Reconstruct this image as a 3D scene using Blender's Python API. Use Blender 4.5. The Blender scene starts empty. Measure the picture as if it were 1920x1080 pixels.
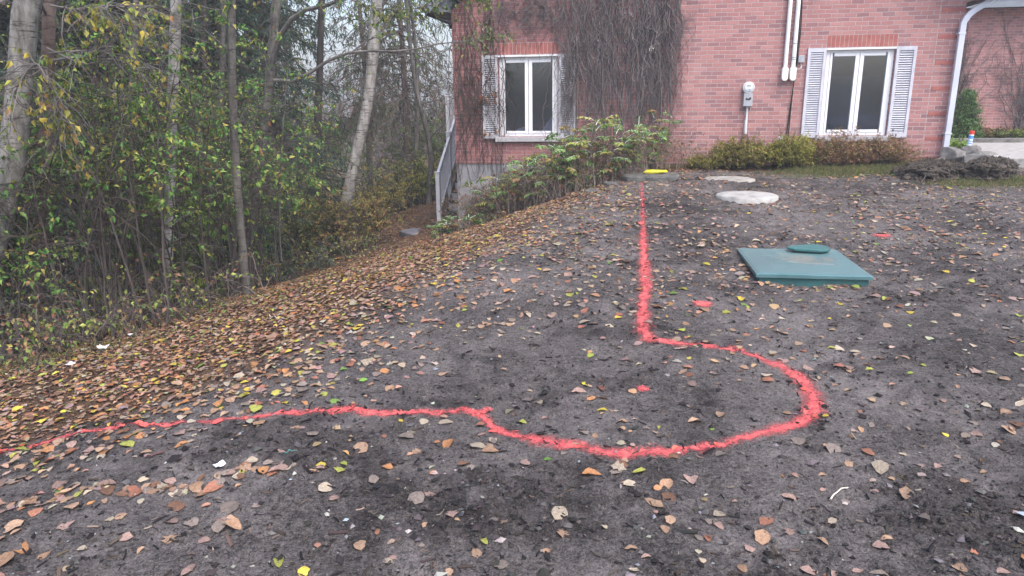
import bpy, math
import numpy as np
from mathutils import Vector, Matrix

# ------------------------------------------------------------------ camera
sc = bpy.context.scene
COL = sc.collection
FPX = 1350.0
PITCH, ROLL = math.radians(14.9), math.radians(0.7)
_F = np.array([0, math.cos(PITCH), -math.sin(PITCH)])
_R0 = np.array([1.0, 0, 0]); _U0 = np.array([0, math.sin(PITCH), math.cos(PITCH)])
_R = _R0 * math.cos(ROLL) - _U0 * math.sin(ROLL)
_U = _U0 * math.cos(ROLL) + _R0 * math.sin(ROLL)
EYE = np.array([0, 0, 1.6])
cam = bpy.data.cameras.new('camera'); cam_o = bpy.data.objects.new('camera', cam); COL.objects.link(cam_o)
cam.sensor_width = 36; cam.lens = 36 * FPX / 1920; cam.clip_start = 0.05; cam.clip_end = 2000
cam_o.matrix_world = Matrix(((_R[0], _U[0], -_F[0], EYE[0]), (_R[1], _U[1], -_F[1], EYE[1]), (_R[2], _U[2], -_F[2], EYE[2]), (0, 0, 0, 1)))
sc.camera = cam_o

# ------------------------------------------------------------------ light: overcast
SUN_EL, SUN_AZ = math.radians(58), math.radians(150)
world = bpy.data.worlds.new('World'); sc.world = world; world.use_nodes = True
wn = world.node_tree; bg = wn.nodes['Background']
sky = wn.nodes.new('ShaderNodeTexSky'); sky.sky_type = 'NISHITA'; sky.sun_disc = False
sky.sun_elevation = SUN_EL; sky.sun_rotation = SUN_AZ; sky.dust_density = 4.0; sky.air_density = 1.0; sky.ozone_density = 1.0
hsv = wn.nodes.new('ShaderNodeHueSaturation'); hsv.inputs['Saturation'].default_value = 1.0
wn.links.new(sky.outputs[0], hsv.inputs['Color']); wn.links.new(hsv.outputs[0], bg.inputs['Color'])
bg.inputs['Strength'].default_value = 0.15
sun = bpy.data.lights.new('sun', 'SUN'); sun.energy = 0.9; sun.angle = math.radians(40); sun.color = (1.0, 0.98, 0.96)
sun_o = bpy.data.objects.new('sun', sun); COL.objects.link(sun_o)
_sd = Vector((math.sin(SUN_AZ) * math.cos(SUN_EL), math.cos(SUN_AZ) * math.cos(SUN_EL), math.sin(SUN_EL)))
sun_o.rotation_euler = _sd.to_track_quat('Z', 'Y').to_euler(); sun_o.location = (0, 0, 20)
vs = sc.view_settings; vs.view_transform = 'Standard'; vs.look = 'None'; vs.gamma = 1.0; vs.exposure = 1.40; vs.use_curve_mapping = False
sc.render.engine = 'CYCLES'
sc.cycles.use_denoising = True
sc.cycles.max_bounces = 6; sc.cycles.diffuse_bounces = 3; sc.cycles.glossy_bounces = 2; sc.cycles.transmission_bounces = 4; sc.cycles.transparent_max_bounces = 12

rng = np.random.default_rng(11)
def U(a, b, n=None): return rng.uniform(a, b, n)

# ------------------------------------------------------------------ maths helpers
def ss(a, b, x):
    t = np.clip((np.asarray(x, float) - a) / (b - a), 0, 1); return t * t * (3 - 2 * t)
_tab = rng.random((256, 256))
def vnoise(x, y):
    x = np.asarray(x, float); y = np.asarray(y, float)
    xi = np.floor(x).astype(int); yi = np.floor(y).astype(int); fx = x - xi; fy = y - yi
    fx = fx * fx * (3 - 2 * fx); fy = fy * fy * (3 - 2 * fy)
    a = _tab[xi & 255, yi & 255]; b = _tab[(xi + 1) & 255, yi & 255]; c = _tab[xi & 255, (yi + 1) & 255]; d = _tab[(xi + 1) & 255, (yi + 1) & 255]
    return (a + (b - a) * fx) * (1 - fy) + (c + (d - c) * fx) * fy - 0.5
def fbm(x, y, s, o=3):
    r = 0; amp = 1.0
    for k in range(o):
        r = r + amp * vnoise(x * s + 17.3 * k, y * s - 9.1 * k); s *= 2.07; amp *= 0.5
    return r
_XBY = [-40, 0, 3, 6, 9, 12, 13, 300]; _XBX = [-4, -2.2, -1.5, -0.4, 0.9, 2.2, 2.3, 2.3]
def tleft(X, Y): return np.interp(Y, _XBY, _XBX) - X
def H(X, Y):
    X = np.asarray(X, float); Y = np.asarray(Y, float)
    z = 0.0375 * np.clip(Y, -5, 12.5)
    z = z + 0.17 * ss(4.0, 7.5, X) * ss(8.5, 11.5, Y) + 0.14 * ss(14.6, 16.5, Y) * ss(7, 9, X)
    sl = 0.06 + 0.025 * np.clip(Y, 0, 12.5)
    t = tleft(X, Y); sp = 0.3 * np.logaddexp(0, t / 0.3)
    d = sl * sp
    return z - 3.4 * np.tanh(d / 3.4)
def peat(X, Y):
    q = 0.7 * vnoise(X * 1.1 + 5, Y * 1.7) + 0.6 * vnoise(X * 2.6, Y * 5.1 + 3) + 0.6 * vnoise(X * 7, Y * 11) + 0.5 * vnoise(X * 19, Y * 23)
    for cx, cy, rx, ry in ((5.0, 8.4, 0.9, 0.5), (4.2, 5.2, 0.8, 0.5), (-0.9, 2.9, 0.5, 0.25), (1.6, 2.35, 0.6, 0.25), (0.15, 2.7, 0.25, 0.12)):
        q = q + 0.38 * np.exp(-(((X - cx) / rx) ** 2 + ((Y - cy) / ry) ** 2))
    q = q - 0.35 * np.exp(-(((X - 0.75) / 0.45) ** 2 + ((Y - 3.4) / 0.4) ** 2))
    return ss(-0.10, 0.52, q)
def micro(X, Y):
    near = 1 - ss(11.5, 14, Y)
    patio = ss(11.3, 11.8, Y) * ss(6.6, 7.1, X)
    m = 0.050 * fbm(X, Y, 0.9, 2) + 0.034 * fbm(X, Y, 3.1, 3)
    r = vnoise(X * 9 + 3, Y * 9); m = m + 0.024 * np.maximum(r, 0.05) + 0.014 * fbm(X, Y, 21, 2)
    rg = peat(X, Y); m = m + 0.030 * rg * np.maximum(vnoise(X * 17 + 2, Y * 17) , -0.05)
    c = vnoise(X * 34, Y * 34); m = m + (0.004 + 0.036 * rg) * np.maximum(c - 0.06, 0)
    m = m + (0.004 + 0.028 * rg) * np.maximum(vnoise(X * 61 + 9, Y * 61) - 0.05, 0)
    return m * near * (1 - patio)
def HM(X, Y): return H(X, Y) + micro(X, Y)
def gnormal(X, Y, e=0.06):
    n = np.stack([-(HM(X + e, Y) - HM(X - e, Y)) / (2 * e), -(HM(X, Y + e) - HM(X, Y - e)) / (2 * e), np.ones_like(np.asarray(X, float))], -1)
    return n / np.linalg.norm(n, axis=-1, keepdims=True)
def ray(px, py):
    return _F + _R * (px - 960) / FPX + _U * (540 - py) / FPX
def at(px, py, Y):
    d = ray(px, py); return EYE + d * Y / d[1]
def onground(px, py):
    d = ray(px, py); t = 1.0
    lo, hi = 0.5, 60.0
    for _ in range(60):
        m = (lo + hi) / 2; P = EYE + d * m
        if P[2] > H(P[0], P[1]): lo = m
        else: hi = m
    return EYE + d * lo
def norm(v):
    v = np.asarray(v, float); return v / (np.linalg.norm(v, axis=-1, keepdims=True) + 1e-9)

# house frame: x along the front wall from its left corner, y backwards, z up
HANG = math.radians(-10)
HO = np.array([-0.96145, 12.85065, 0.0])
HU = np.array([math.cos(HANG), math.sin(HANG), 0]); HN = np.array([-math.sin(HANG), math.cos(HANG), 0])
def h2w(s, y, z): return HO + HU * s + HN * y + np.array([0, 0, 1.0]) * z
def wallz(s): 
    P = h2w(s, 0, 0); return float(H(P[0], P[1]))

# ------------------------------------------------------------------ materials
M = {}
def nm(name, rough=0.8, spec=0.3):
    m = bpy.data.materials.new(name); m.use_nodes = True; nt = m.node_tree
    b = nt.nodes['Principled BSDF']; b.inputs['Roughness'].default_value = rough; b.inputs['Specular IOR Level'].default_value = spec
    M[name] = m; return m, nt, b
def N(nt, t, **kw):
    n = nt.nodes.new(t)
    for k, v in kw.items():
        if k in n.inputs: n.inputs[k].default_value = v
        else: setattr(n, k, v)
    return n
def noise(nt, vec, scale, detail=4, rough=0.6, dist=0.0):
    n = N(nt, 'ShaderNodeTexNoise', Scale=scale, Detail=detail, Roughness=rough, Distortion=dist)
    if vec is not None: nt.links.new(vec, n.inputs['Vector'])
    return n.outputs['Fac']
def ramp(nt, fac, stops, interp='LINEAR'):
    r = nt.nodes.new('ShaderNodeValToRGB'); r.color_ramp.interpolation = interp
    el = r.color_ramp.elements
    while len(el) < len(stops): el.new(0.5)
    for e, (p, c) in zip(el, stops):
        e.position = p; e.color = (*c, 1) if len(c) == 3 else c
    nt.links.new(fac, r.inputs['Fac']); return r.outputs['Color']
def mix(nt, fac, a, b, mode='MIX'):
    n = nt.nodes.new('ShaderNodeMix'); n.data_type = 'RGBA'; n.blend_type = mode
    for sock, v in ((n.inputs[0], fac), (n.inputs[6], a), (n.inputs[7], b)):
        if hasattr(v, 'node'): nt.links.new(v, sock)
        elif isinstance(v, (int, float)): sock.default_value = v
        else: sock.default_value = (*v, 1)
    return n.outputs[2]
def math_(nt, op, a, b=None, c=None, clamp=False):
    n = nt.nodes.new('ShaderNodeMath'); n.operation = op; n.use_clamp = clamp
    for i, v in enumerate((a, b, c)):
        if v is None: continue
        if hasattr(v, 'node'): nt.links.new(v, n.inputs[i])
        else: n.inputs[i].default_value = v
    return n.outputs[0]
def bump(nt, b, h, strength=0.5, dist=0.01):
    n = N(nt, 'ShaderNodeBump', Strength=strength, Distance=dist); nt.links.new(h, n.inputs['Height']); nt.links.new(n.outputs[0], b.inputs['Normal'])
def coord(nt, which='Object'):
    return nt.nodes.new('ShaderNodeTexCoord').outputs[which]
def scaled(nt, vec, s):
    n = nt.nodes.new('ShaderNodeMapping'); n.inputs['Scale'].default_value = s; nt.links.new(vec, n.inputs['Vector']); return n.outputs[0]
def attr(nt, name='col', out='Color'):
    n = nt.nodes.new('ShaderNodeAttribute'); n.attribute_name = name; return n.outputs[out]

def simple(name, stops, scale=8, rough=0.8, spec=0.3, stretch=None, bstr=0.0, bdist=0.005, detail=5, metallic=0.0):
    m, nt, b = nm(name, rough, spec); v = coord(nt)
    if stretch: v = scaled(nt, v, stretch)
    f = noise(nt, v, scale, detail, 0.65)
    n = len(stops); nt.links.new(ramp(nt, f, [(0.28 + 0.44 * i / max(1, n - 1), c) for i, c in enumerate(stops)]), b.inputs['Base Color'])
    b.inputs['Metallic'].default_value = metallic
    if bstr: bump(nt, b, f, bstr, bdist)
    return m

def make_ground():
    m, nt, b = nm('soil', 0.82, 0.25); v = coord(nt, 'Object')
    f1 = noise(nt, v, 0.9, 5, 0.6); f2 = noise(nt, v, 7, 6, 0.7, 0.6); f3 = noise(nt, v, 55, 5, 0.75)
    f4 = noise(nt, v, 130, 3, 0.8)
    s = math_(nt, 'ADD', math_(nt, 'ADD', math_(nt, 'MULTIPLY', f1, 0.62), math_(nt, 'MULTIPLY', f4, 0.85)), math_(nt, 'ADD', math_(nt, 'MULTIPLY', f2, 0.55), math_(nt, 'MULTIPLY', f3, 0.9)))
    c = ramp(nt, math_(nt, 'MULTIPLY', s, 0.3425), [(0.385, (0.014, 0.0125, 0.0125)), (0.445, (0.052, 0.046, 0.045)), (0.50, (0.145, 0.129, 0.127)), (0.585, (0.34, 0.305, 0.295))])
    spk = noise(nt, v, 170, 3, 0.7)
    a = nt.nodes.new('ShaderNodeSeparateColor'); nt.links.new(attr(nt), a.inputs[0])
    dk = math_(nt, 'MULTIPLY', math_(nt, 'ADD', a.outputs[2], math_(nt, 'MULTIPLY', math_(nt, 'SUBTRACT', f3, 0.5), 1.6)), 1.15, None, True)
    c = mix(nt, math_(nt, 'MULTIPLY', dk, 0.60), c, mix(nt, 1.0, c, (0.27, 0.255, 0.265), 'MULTIPLY'))
    c = mix(nt, math_(nt, 'MULTIPLY', math_(nt, 'SUBTRACT', spk, 0.66, None, True), 5.0, None, True), c, (0.36, 0.33, 0.32))
    humus = ramp(nt, math_(nt, 'MULTIPLY', math_(nt, 'ADD', f3, f4), 0.5), [(0.36, (0.022, 0.016, 0.013)), (0.47, (0.095, 0.056, 0.036)), (0.56, (0.20, 0.115, 0.066)), (0.64, (0.27, 0.17, 0.10))])
    grass = ramp(nt, f3, [(0.3, (0.03, 0.04, 0.015)), (0.6, (0.09, 0.12, 0.03))])
    e = math_(nt, 'ADD', a.outputs[0], math_(nt, 'MULTIPLY', math_(nt, 'SUBTRACT', f2, 0.5), 1.1))
    c = mix(nt, math_(nt, 'MULTIPLY', math_(nt, 'SUBTRACT', e, 0.35), 2.2, None, True), c, humus)
    g = math_(nt, 'ADD', a.outputs[1], math_(nt, 'MULTIPLY', math_(nt, 'SUBTRACT', f2, 0.5), 1.4))
    c = mix(nt, math_(nt, 'MULTIPLY', math_(nt, 'SUBTRACT', g, 0.4), 3.0, None, True), c, grass)
    nt.links.new(c, b.inputs['Base Color'])
    bump(nt, b, math_(nt, 'ADD', f3, math_(nt, 'ADD', f4, math_(nt, 'MULTIPLY', spk, 0.7))), 1.0, 0.022)
make_ground()

def make_brick(name, axis='x', w=0.183, h=0.0633, tone=1.0, mortar=(0.44, 0.375, 0.38), toned=True):
    m, nt, b = nm(name, 0.85, 0.25); v = coord(nt)
    sp = nt.nodes.new('ShaderNodeSeparateXYZ'); nt.links.new(v, sp.inputs[0])
    cb = nt.nodes.new('ShaderNodeCombineXYZ'); nt.links.new(sp.outputs[0 if axis == 'x' else 1], cb.inputs[0]); nt.links.new(sp.outputs[2], cb.inputs[1])
    dn = N(nt, 'ShaderNodeTexNoise', Scale=9.0, Detail=3.0); nt.links.new(v, dn.inputs['Vector'])
    dm = nt.nodes.new('ShaderNodeVectorMath'); dm.operation = 'MULTIPLY_ADD'
    nt.links.new(dn.outputs['Color'], dm.inputs[0]); dm.inputs[1].default_value = (0.012, 0.012, 0); nt.links.new(cb.outputs[0], dm.inputs[2])
    br = N(nt, 'ShaderNodeTexBrick', Scale=1.0); nt.links.new(dm.outputs[0], br.inputs['Vector'])
    br.inputs['Color1'].default_value = (0, 0, 0, 1); br.inputs['Color2'].default_value = (1, 1, 1, 1); br.inputs['Mortar'].default_value = (0.5, 0.5, 0.5, 1)
    br.inputs['Mortar Size'].default_value = 0.0064; br.inputs['Mortar Smooth'].default_value = 0.55
    br.inputs['Brick Width'].default_value = w; br.inputs['Row Height'].default_value = h
    T = lambda *c: tuple(min(0.9, x * tone * 1.12) for x in c)
    bc = ramp(nt, br.outputs['Color'], [(0.0, T(0.19, 0.125, 0.142)), (0.20, T(0.24, 0.145, 0.156)), (0.32, T(0.32, 0.163, 0.164)), (0.55, T(0.365, 0.19, 0.186)), (0.8, T(0.43, 0.235, 0.226)), (1.0, T(0.285, 0.158, 0.165))])
    n1 = noise(nt, v, 2.1, 4, 0.6); n2 = noise(nt, v, 60, 4, 0.7)
    bc = mix(nt, 0.35, bc, ramp(nt, n2, [(0.3, T(0.2, 0.07, 0.07)), (0.7, T(0.46, 0.2, 0.18))]))
    mc = mix(nt, n2, tuple(x * 0.7 for x in mortar), tuple(min(1, x * 1.3) for x in mortar))
    c = mix(nt, br.outputs['Fac'], bc, mc)
    eff = noise(nt, scaled(nt, v, (1.2, 1.2, 0.5)), 1.7, 5, 0.65)   # efflorescence and weather stains
    c = mix(nt, math_(nt, 'MULTIPLY', math_(nt, 'SUBTRACT', eff, 0.56), 1.6, None, True), c, (0.50, 0.37, 0.36))
    c = mix(nt, math_(nt, 'MULTIPLY', math_(nt, 'SUBTRACT', 0.47, eff), 2.6, None, True), c, mix(nt, 0.6, c, (0.10, 0.06, 0.06)))
    if axis == 'x' and name == 'brick':   # the left part is darker and redder
        left_mask = math_(nt, 'SUBTRACT', 1.0, math_(nt, 'MULTIPLY', math_(nt, 'SUBTRACT', math_(nt, 'ADD', sp.outputs[0], math_(nt, 'MULTIPLY', math_(nt, 'SUBTRACT', n1, 0.5), 3.0)), 2.4), 0.6), None, True)
        c = mix(nt, math_(nt, 'MULTIPLY', left_mask, 0.75), c, mix(nt, 1.0, c, (0.80, 0.66, 0.67), 'MULTIPLY'))
    nt.links.new(c, b.inputs['Base Color'])
    hgt = math_(nt, 'ADD', math_(nt, 'SUBTRACT', 1.0, br.outputs['Fac']), math_(nt, 'MULTIPLY', n2, 0.5))
    bump(nt, b, hgt, 0.8, 0.006)
make_brick('brick'); make_brick('brick_side', 'y')
make_brick('brick_wing', 'x', 0.165, 0.057, 1.05, (0.44, 0.36, 0.35))
simple('brick_single', [(0.22, 0.085, 0.085), (0.36, 0.125, 0.11), (0.42, 0.17, 0.145)], 7, 0.85, 0.25, None, 0.3)
simple('mortar', [(0.32, 0.27, 0.27), (0.46, 0.4, 0.39)], 30, 0.9)
simple('concrete', [(0.17, 0.17, 0.185), (0.28, 0.28, 0.30), (0.36, 0.36, 0.375)], 3.5, 0.85, 0.25, None, 0.25)
simple('concrete_pale', [(0.17, 0.165, 0.155), (0.33, 0.325, 0.315), (0.42, 0.41, 0.40)], 9, 0.85, 0.25, None, 0.3)
simple('concrete_old', [(0.14, 0.135, 0.125), (0.27, 0.26, 0.24), (0.37, 0.355, 0.33)], 9, 0.9, 0.2, None, 0.5)
simple('stone', [(0.07, 0.07, 0.075), (0.16, 0.155, 0.15), (0.27, 0.26, 0.25)], 6, 0.9, 0.25, None, 0.6, 0.01)
simple('slab_stone', [(0.04, 0.04, 0.042), (0.10, 0.10, 0.097), (0.17, 0.17, 0.15)], 7, 0.85, 0.3, None, 0.5, 0.01)
simple('slate', [(0.12, 0.12, 0.14), (0.22, 0.215, 0.24)], 5, 0.7, 0.3, None, 0.4)
simple('white_vinyl', [(0.74, 0.75, 0.79), (0.82, 0.83, 0.86)], 5, 0.4, 0.45)
simple('shutter_paint', [(0.42, 0.43, 0.50), (0.55, 0.56, 0.63), (0.62, 0.63, 0.69)], 6, 0.55, 0.35, None, 0.1)
simple('shutter_worn', [(0.30, 0.30, 0.33), (0.46, 0.46, 0.50), (0.56, 0.56, 0.60)], 9, 0.7, 0.3, None, 0.15)
simple('sill_stone', [(0.33, 0.32, 0.34), (0.48, 0.47, 0.49)], 9, 0.85, 0.25, None, 0.2)
simple('rail_paint', [(0.70, 0.70, 0.73), (0.80, 0.80, 0.83)], 4, 0.5, 0.35)
simple('spout_paint', [(0.50, 0.53, 0.62), (0.60, 0.63, 0.72)], 3, 0.45, 0.4)
simple('eave_metal', [(0.15, 0.17, 0.2), (0.22, 0.25, 0.29)], 4, 0.55, 0.35)
simple('soffit', [(0.33, 0.31, 0.28), (0.42, 0.40, 0.36)], 4, 0.7, 0.3)
simple('dark_metal', [(0.015, 0.016, 0.02), (0.03, 0.03, 0.036)], 6, 0.5, 0.4)
simple('shingle', [(0.05, 0.05, 0.055), (0.1, 0.1, 0.105)], 40, 0.9, 0.2, None, 0.5)
simple('dark_wood', [(0.02, 0.02, 0.022), (0.05, 0.048, 0.05)], 10, 0.75, 0.3, (1, 1, 6))
simple('conduit_white', [(0.78, 0.80, 0.80), (0.86, 0.88, 0.88)], 4, 0.4, 0.4)
simple('meter_grey', [(0.30, 0.32, 0.36), (0.42, 0.44, 0.48)], 12, 0.5, 0.4)
simple('meter_ring', [(0.5, 0.52, 0.55), (0.62, 0.64, 0.67)], 12, 0.35, 0.5)
simple('meter_face', [(0.72, 0.74, 0.76), (0.8, 0.82, 0.84)], 12, 0.4, 0.4)
simple('cable_black', [(0.012, 0.012, 0.014), (0.03, 0.03, 0.032)], 12, 0.55, 0.3)
simple('blue_label', [(0.08, 0.25, 0.62), (0.14, 0.36, 0.72)], 20, 0.4, 0.4)
simple('interior', [(0.045, 0.06, 0.085), (0.08, 0.10, 0.14)], 2, 0.9)
simple('pane_reflection', [(0.10, 0.125, 0.165), (0.15, 0.18, 0.23)], 2, 0.9)
simple('curtain', [(0.55, 0.58, 0.62), (0.7, 0.72, 0.75)], 8, 0.9)
simple('yellow_plastic', [(0.78, 0.66, 0.02), (0.85, 0.74, 0.05)], 12, 0.4, 0.45)
simple('can_white', [(0.55, 0.70, 0.85), (0.75, 0.82, 0.88)], 30, 0.3, 0.5)
simple('can_blue', [(0.05, 0.22, 0.6), (0.12, 0.35, 0.72)], 30, 0.3, 0.5)
simple('can_red', [(0.72, 0.04, 0.03), (0.8, 0.06, 0.04)], 12, 0.4, 0.45)
simple('litter_white', [(0.66, 0.70, 0.76), (0.78, 0.80, 0.84)], 18, 0.6, 0.35)
simple('twig_pale', [(0.45, 0.42, 0.36), (0.62, 0.58, 0.5)], 30, 0.8)
simple('cord_teal', [(0.08, 0.36, 0.34), (0.12, 0.44, 0.42)], 30, 0.5)

def make_lid():
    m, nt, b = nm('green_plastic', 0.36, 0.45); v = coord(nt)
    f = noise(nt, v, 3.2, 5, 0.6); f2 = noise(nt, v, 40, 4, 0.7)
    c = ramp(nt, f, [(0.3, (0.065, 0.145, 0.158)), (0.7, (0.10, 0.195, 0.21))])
    # muddy puddle dried in the middle of the lid, with a paler rim streak
    sp = nt.nodes.new('ShaderNodeSeparateXYZ'); nt.links.new(v, sp.inputs[0])
    dx = math_(nt, 'MULTIPLY', math_(nt, 'SUBTRACT', sp.outputs[0], 0.06), 3.0); dy = math_(nt, 'MULTIPLY', math_(nt, 'SUBTRACT', sp.outputs[1], 0.08), 4.6)
    r = math_(nt, 'SQRT', math_(nt, 'ADD', math_(nt, 'MULTIPLY', dx, dx), math_(nt, 'MULTIPLY', dy, dy)))
    mud = math_(nt, 'SUBTRACT', math_(nt, 'ADD', 1.0, math_(nt, 'MULTIPLY', math_(nt, 'SUBTRACT', noise(nt, v, 7, 5, 0.7, 1.0), 0.5), 3.0)), r)
    mud = math_(nt, 'MULTIPLY', mud, 1.3, None, True)
    c = mix(nt, math_(nt, 'MULTIPLY', mud, 0.62), c, ramp(nt, f2, [(0.3, (0.11, 0.09, 0.075)), (0.7, (0.26, 0.21, 0.17))]))
    ridge = math_(nt, 'ADD', math_(nt, 'ADD', sp.outputs[1], math_(nt, 'MULTIPLY', sp.outputs[0], 0.30)), math_(nt, 'MULTIPLY', noise(nt, v, 9, 3), 0.06))
    ridge = math_(nt, 'SUBTRACT', 1.0, math_(nt, 'MULTIPLY', math_(nt, 'ABSOLUTE', math_(nt, 'SUBTRACT', ridge, 0.0)), 60), None, True)
    lim = math_(nt, 'LESS_THAN', math_(nt, 'ABSOLUTE', math_(nt, 'SUBTRACT', sp.outputs[0], 0.08)), 0.17)
    c = mix(nt, math_(nt, 'MULTIPLY', math_(nt, 'MULTIPLY', ridge, lim), 0.75), c, (0.45, 0.40, 0.35))
    dust = math_(nt, 'MULTIPLY', math_(nt, 'SUBTRACT', f2, 0.62, None, True), 1.5)
    c = mix(nt, dust, c, (0.22, 0.2, 0.18))
    nt.links.new(c, b.inputs['Base Color'])
    nt.links.new(math_(nt, 'ADD', 0.30, math_(nt, 'MULTIPLY', mud, 0.4)), b.inputs['Roughness'])
    bump(nt, b, f, 0.15, 0.01)
make_lid()
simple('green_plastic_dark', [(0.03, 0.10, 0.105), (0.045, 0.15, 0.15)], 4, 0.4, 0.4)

def make_paint():
    m, nt, b = nm('red_paint', 0.75, 0.25); v = coord(nt)
    a = nt.nodes.new('ShaderNodeSeparateColor'); nt.links.new(attr(nt), a.inputs[0])
    n1 = noise(nt, v, 120, 4, 0.8); n2 = noise(nt, v, 22, 4, 0.7)
    k = math_(nt, 'ADD', math_(nt, 'MULTIPLY', a.outputs[0], 1.5), math_(nt, 'ADD', math_(nt, 'MULTIPLY', math_(nt, 'SUBTRACT', n1, 0.5), 3.2), math_(nt, 'MULTIPLY', math_(nt, 'SUBTRACT', n2, 0.5), 1.6)))
    al = math_(nt, 'MULTIPLY', math_(nt, 'SUBTRACT', k, 0.66), 1.5, None, True); al = math_(nt, 'MULTIPLY', al, 0.92)
    nt.links.new(al, b.inputs['Alpha'])
    c = ramp(nt, n2, [(0.3, (0.36, 0.055, 0.065)), (0.52, (0.54, 0.10, 0.105)), (0.75, (0.66, 0.17, 0.15))])
    nt.links.new(c, b.inputs['Base Color']); bump(nt, b, n1, 0.6, 0.006)
make_paint()

def make_pane():
    m, nt, b = nm('window_glass', 0.03, 0.5)
    out = nt.nodes['Material Output']
    tr = nt.nodes.new('ShaderNodeBsdfTransparent'); tr.inputs[0].default_value = (0.72, 0.78, 0.86, 1)
    gl = nt.nodes.new('ShaderNodeBsdfGlossy'); gl.inputs['Roughness'].default_value = 0.03; gl.inputs['Color'].default_value = (0.85, 0.9, 1, 1)
    fr = nt.nodes.new('ShaderNodeFresnel'); fr.inputs[0].default_value = 1.55
    mx = nt.nodes.new('ShaderNodeMixShader'); k = math_(nt, 'ADD', math_(nt, 'MULTIPLY', fr.outputs[0], 1.2), 0.045, None, True)
    nt.links.new(k, mx.inputs[0]); nt.links.new(tr.outputs[0], mx.inputs[1]); nt.links.new(gl.outputs[0], mx.inputs[2]); nt.links.new(mx.outputs[0], out.inputs[0])
    nt.nodes.remove(b)
make_pane()
def make_dome():
    m, nt, b = nm('clear_dome', 0.05, 0.5); b.inputs['Base Color'].default_value = (0.8, 0.84, 0.86, 1); b.inputs['Alpha'].default_value = 0.25
make_dome()

def make_bark(name, stops, lent=None, scale=6, stretch=(1, 1, 0.3)):
    m, nt, b = nm(name, 0.9, 0.2); v = coord(nt)
    f = noise(nt, scaled(nt, v, stretch), scale, 6, 0.7, 0.4)
    c = ramp(nt, f, [(0.3 + 0.4 * i / (len(stops) - 1), s) for i, s in enumerate(stops)])
    if lent:
        g = noise(nt, scaled(nt, v, (6, 6, 42)), 1.0, 4, 0.65, 0.3)
        c = mix(nt, math_(nt, 'MULTIPLY', math_(nt, 'SUBTRACT', g, 0.545), 9, None, True), c, lent)
        g2 = noise(nt, scaled(nt, v, (2.5, 2.5, 4)), 1.0, 5, 0.7, 0.6)
        c = mix(nt, math_(nt, 'MULTIPLY', math_(nt, 'SUBTRACT', g2, 0.60), 9, None, True), c, tuple(x * 0.7 for x in lent))
    nt.links.new(c, b.inputs['Base Color']); bump(nt, b, f, 0.7, 0.015)
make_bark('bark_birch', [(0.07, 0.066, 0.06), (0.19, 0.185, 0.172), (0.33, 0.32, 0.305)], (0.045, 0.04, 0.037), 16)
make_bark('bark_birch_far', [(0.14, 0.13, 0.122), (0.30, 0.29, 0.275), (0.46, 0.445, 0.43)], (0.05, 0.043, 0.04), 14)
make_bark('bark_brown', [(0.075, 0.055, 0.048), (0.17, 0.125, 0.11), (0.27, 0.215, 0.19)], (0.06, 0.045, 0.04))
make_bark('bark_grey', [(0.05, 0.047, 0.043), (0.115, 0.108, 0.098), (0.20, 0.19, 0.17)], (0.04, 0.036, 0.033), 12)
make_bark('bark_dark', [(0.016, 0.014, 0.014), (0.045, 0.038, 0.036), (0.09, 0.075, 0.068)])
make_bark('twig_grey', [(0.06, 0.055, 0.052), (0.125, 0.115, 0.11), (0.21, 0.195, 0.185)])
make_bark('twig_brown', [(0.035, 0.029, 0.027), (0.075, 0.062, 0.057), (0.14, 0.118, 0.108)])
make_bark('vine_stem', [(0.06, 0.052, 0.055), (0.14, 0.122, 0.125), (0.25, 0.22, 0.22)], None, 9)
make_bark('twig_tan', [(0.10, 0.08, 0.07), (0.19, 0.155, 0.135), (0.28, 0.235, 0.205)])

def make_leafmat(name, trans=0.3, rough=0.55, spec=0.3):
    m, nt, b = nm(name, rough, spec); out = nt.nodes['Material Output']
    c = attr(nt); v = coord(nt)
    c = mix(nt, 0.35, c, mix(nt, noise(nt, v, 90, 3), (0.25, 0.25, 0.25), (1.0, 1.0, 1.0)), 'MULTIPLY') if name == 'litter' else c
    nt.links.new(c, b.inputs['Base Color'])
    if trans:
        t = nt.nodes.new('ShaderNodeBsdfTranslucent'); nt.links.new(c, t.inputs[0])
        mx = nt.nodes.new('ShaderNodeMixShader'); mx.inputs[0].default_value = trans
        nt.links.new(b.outputs[0], mx.inputs[1]); nt.links.new(t.outputs[0], mx.inputs[2]); nt.links.new(mx.outputs[0], out.inputs[0])
make_leafmat('foliage', 0.3); make_leafmat('needles', 0.12, 0.7); make_leafmat('litter', 0.0, 0.7, 0.2); make_leafmat('tinted', 0.0, 0.9, 0.15)

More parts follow.
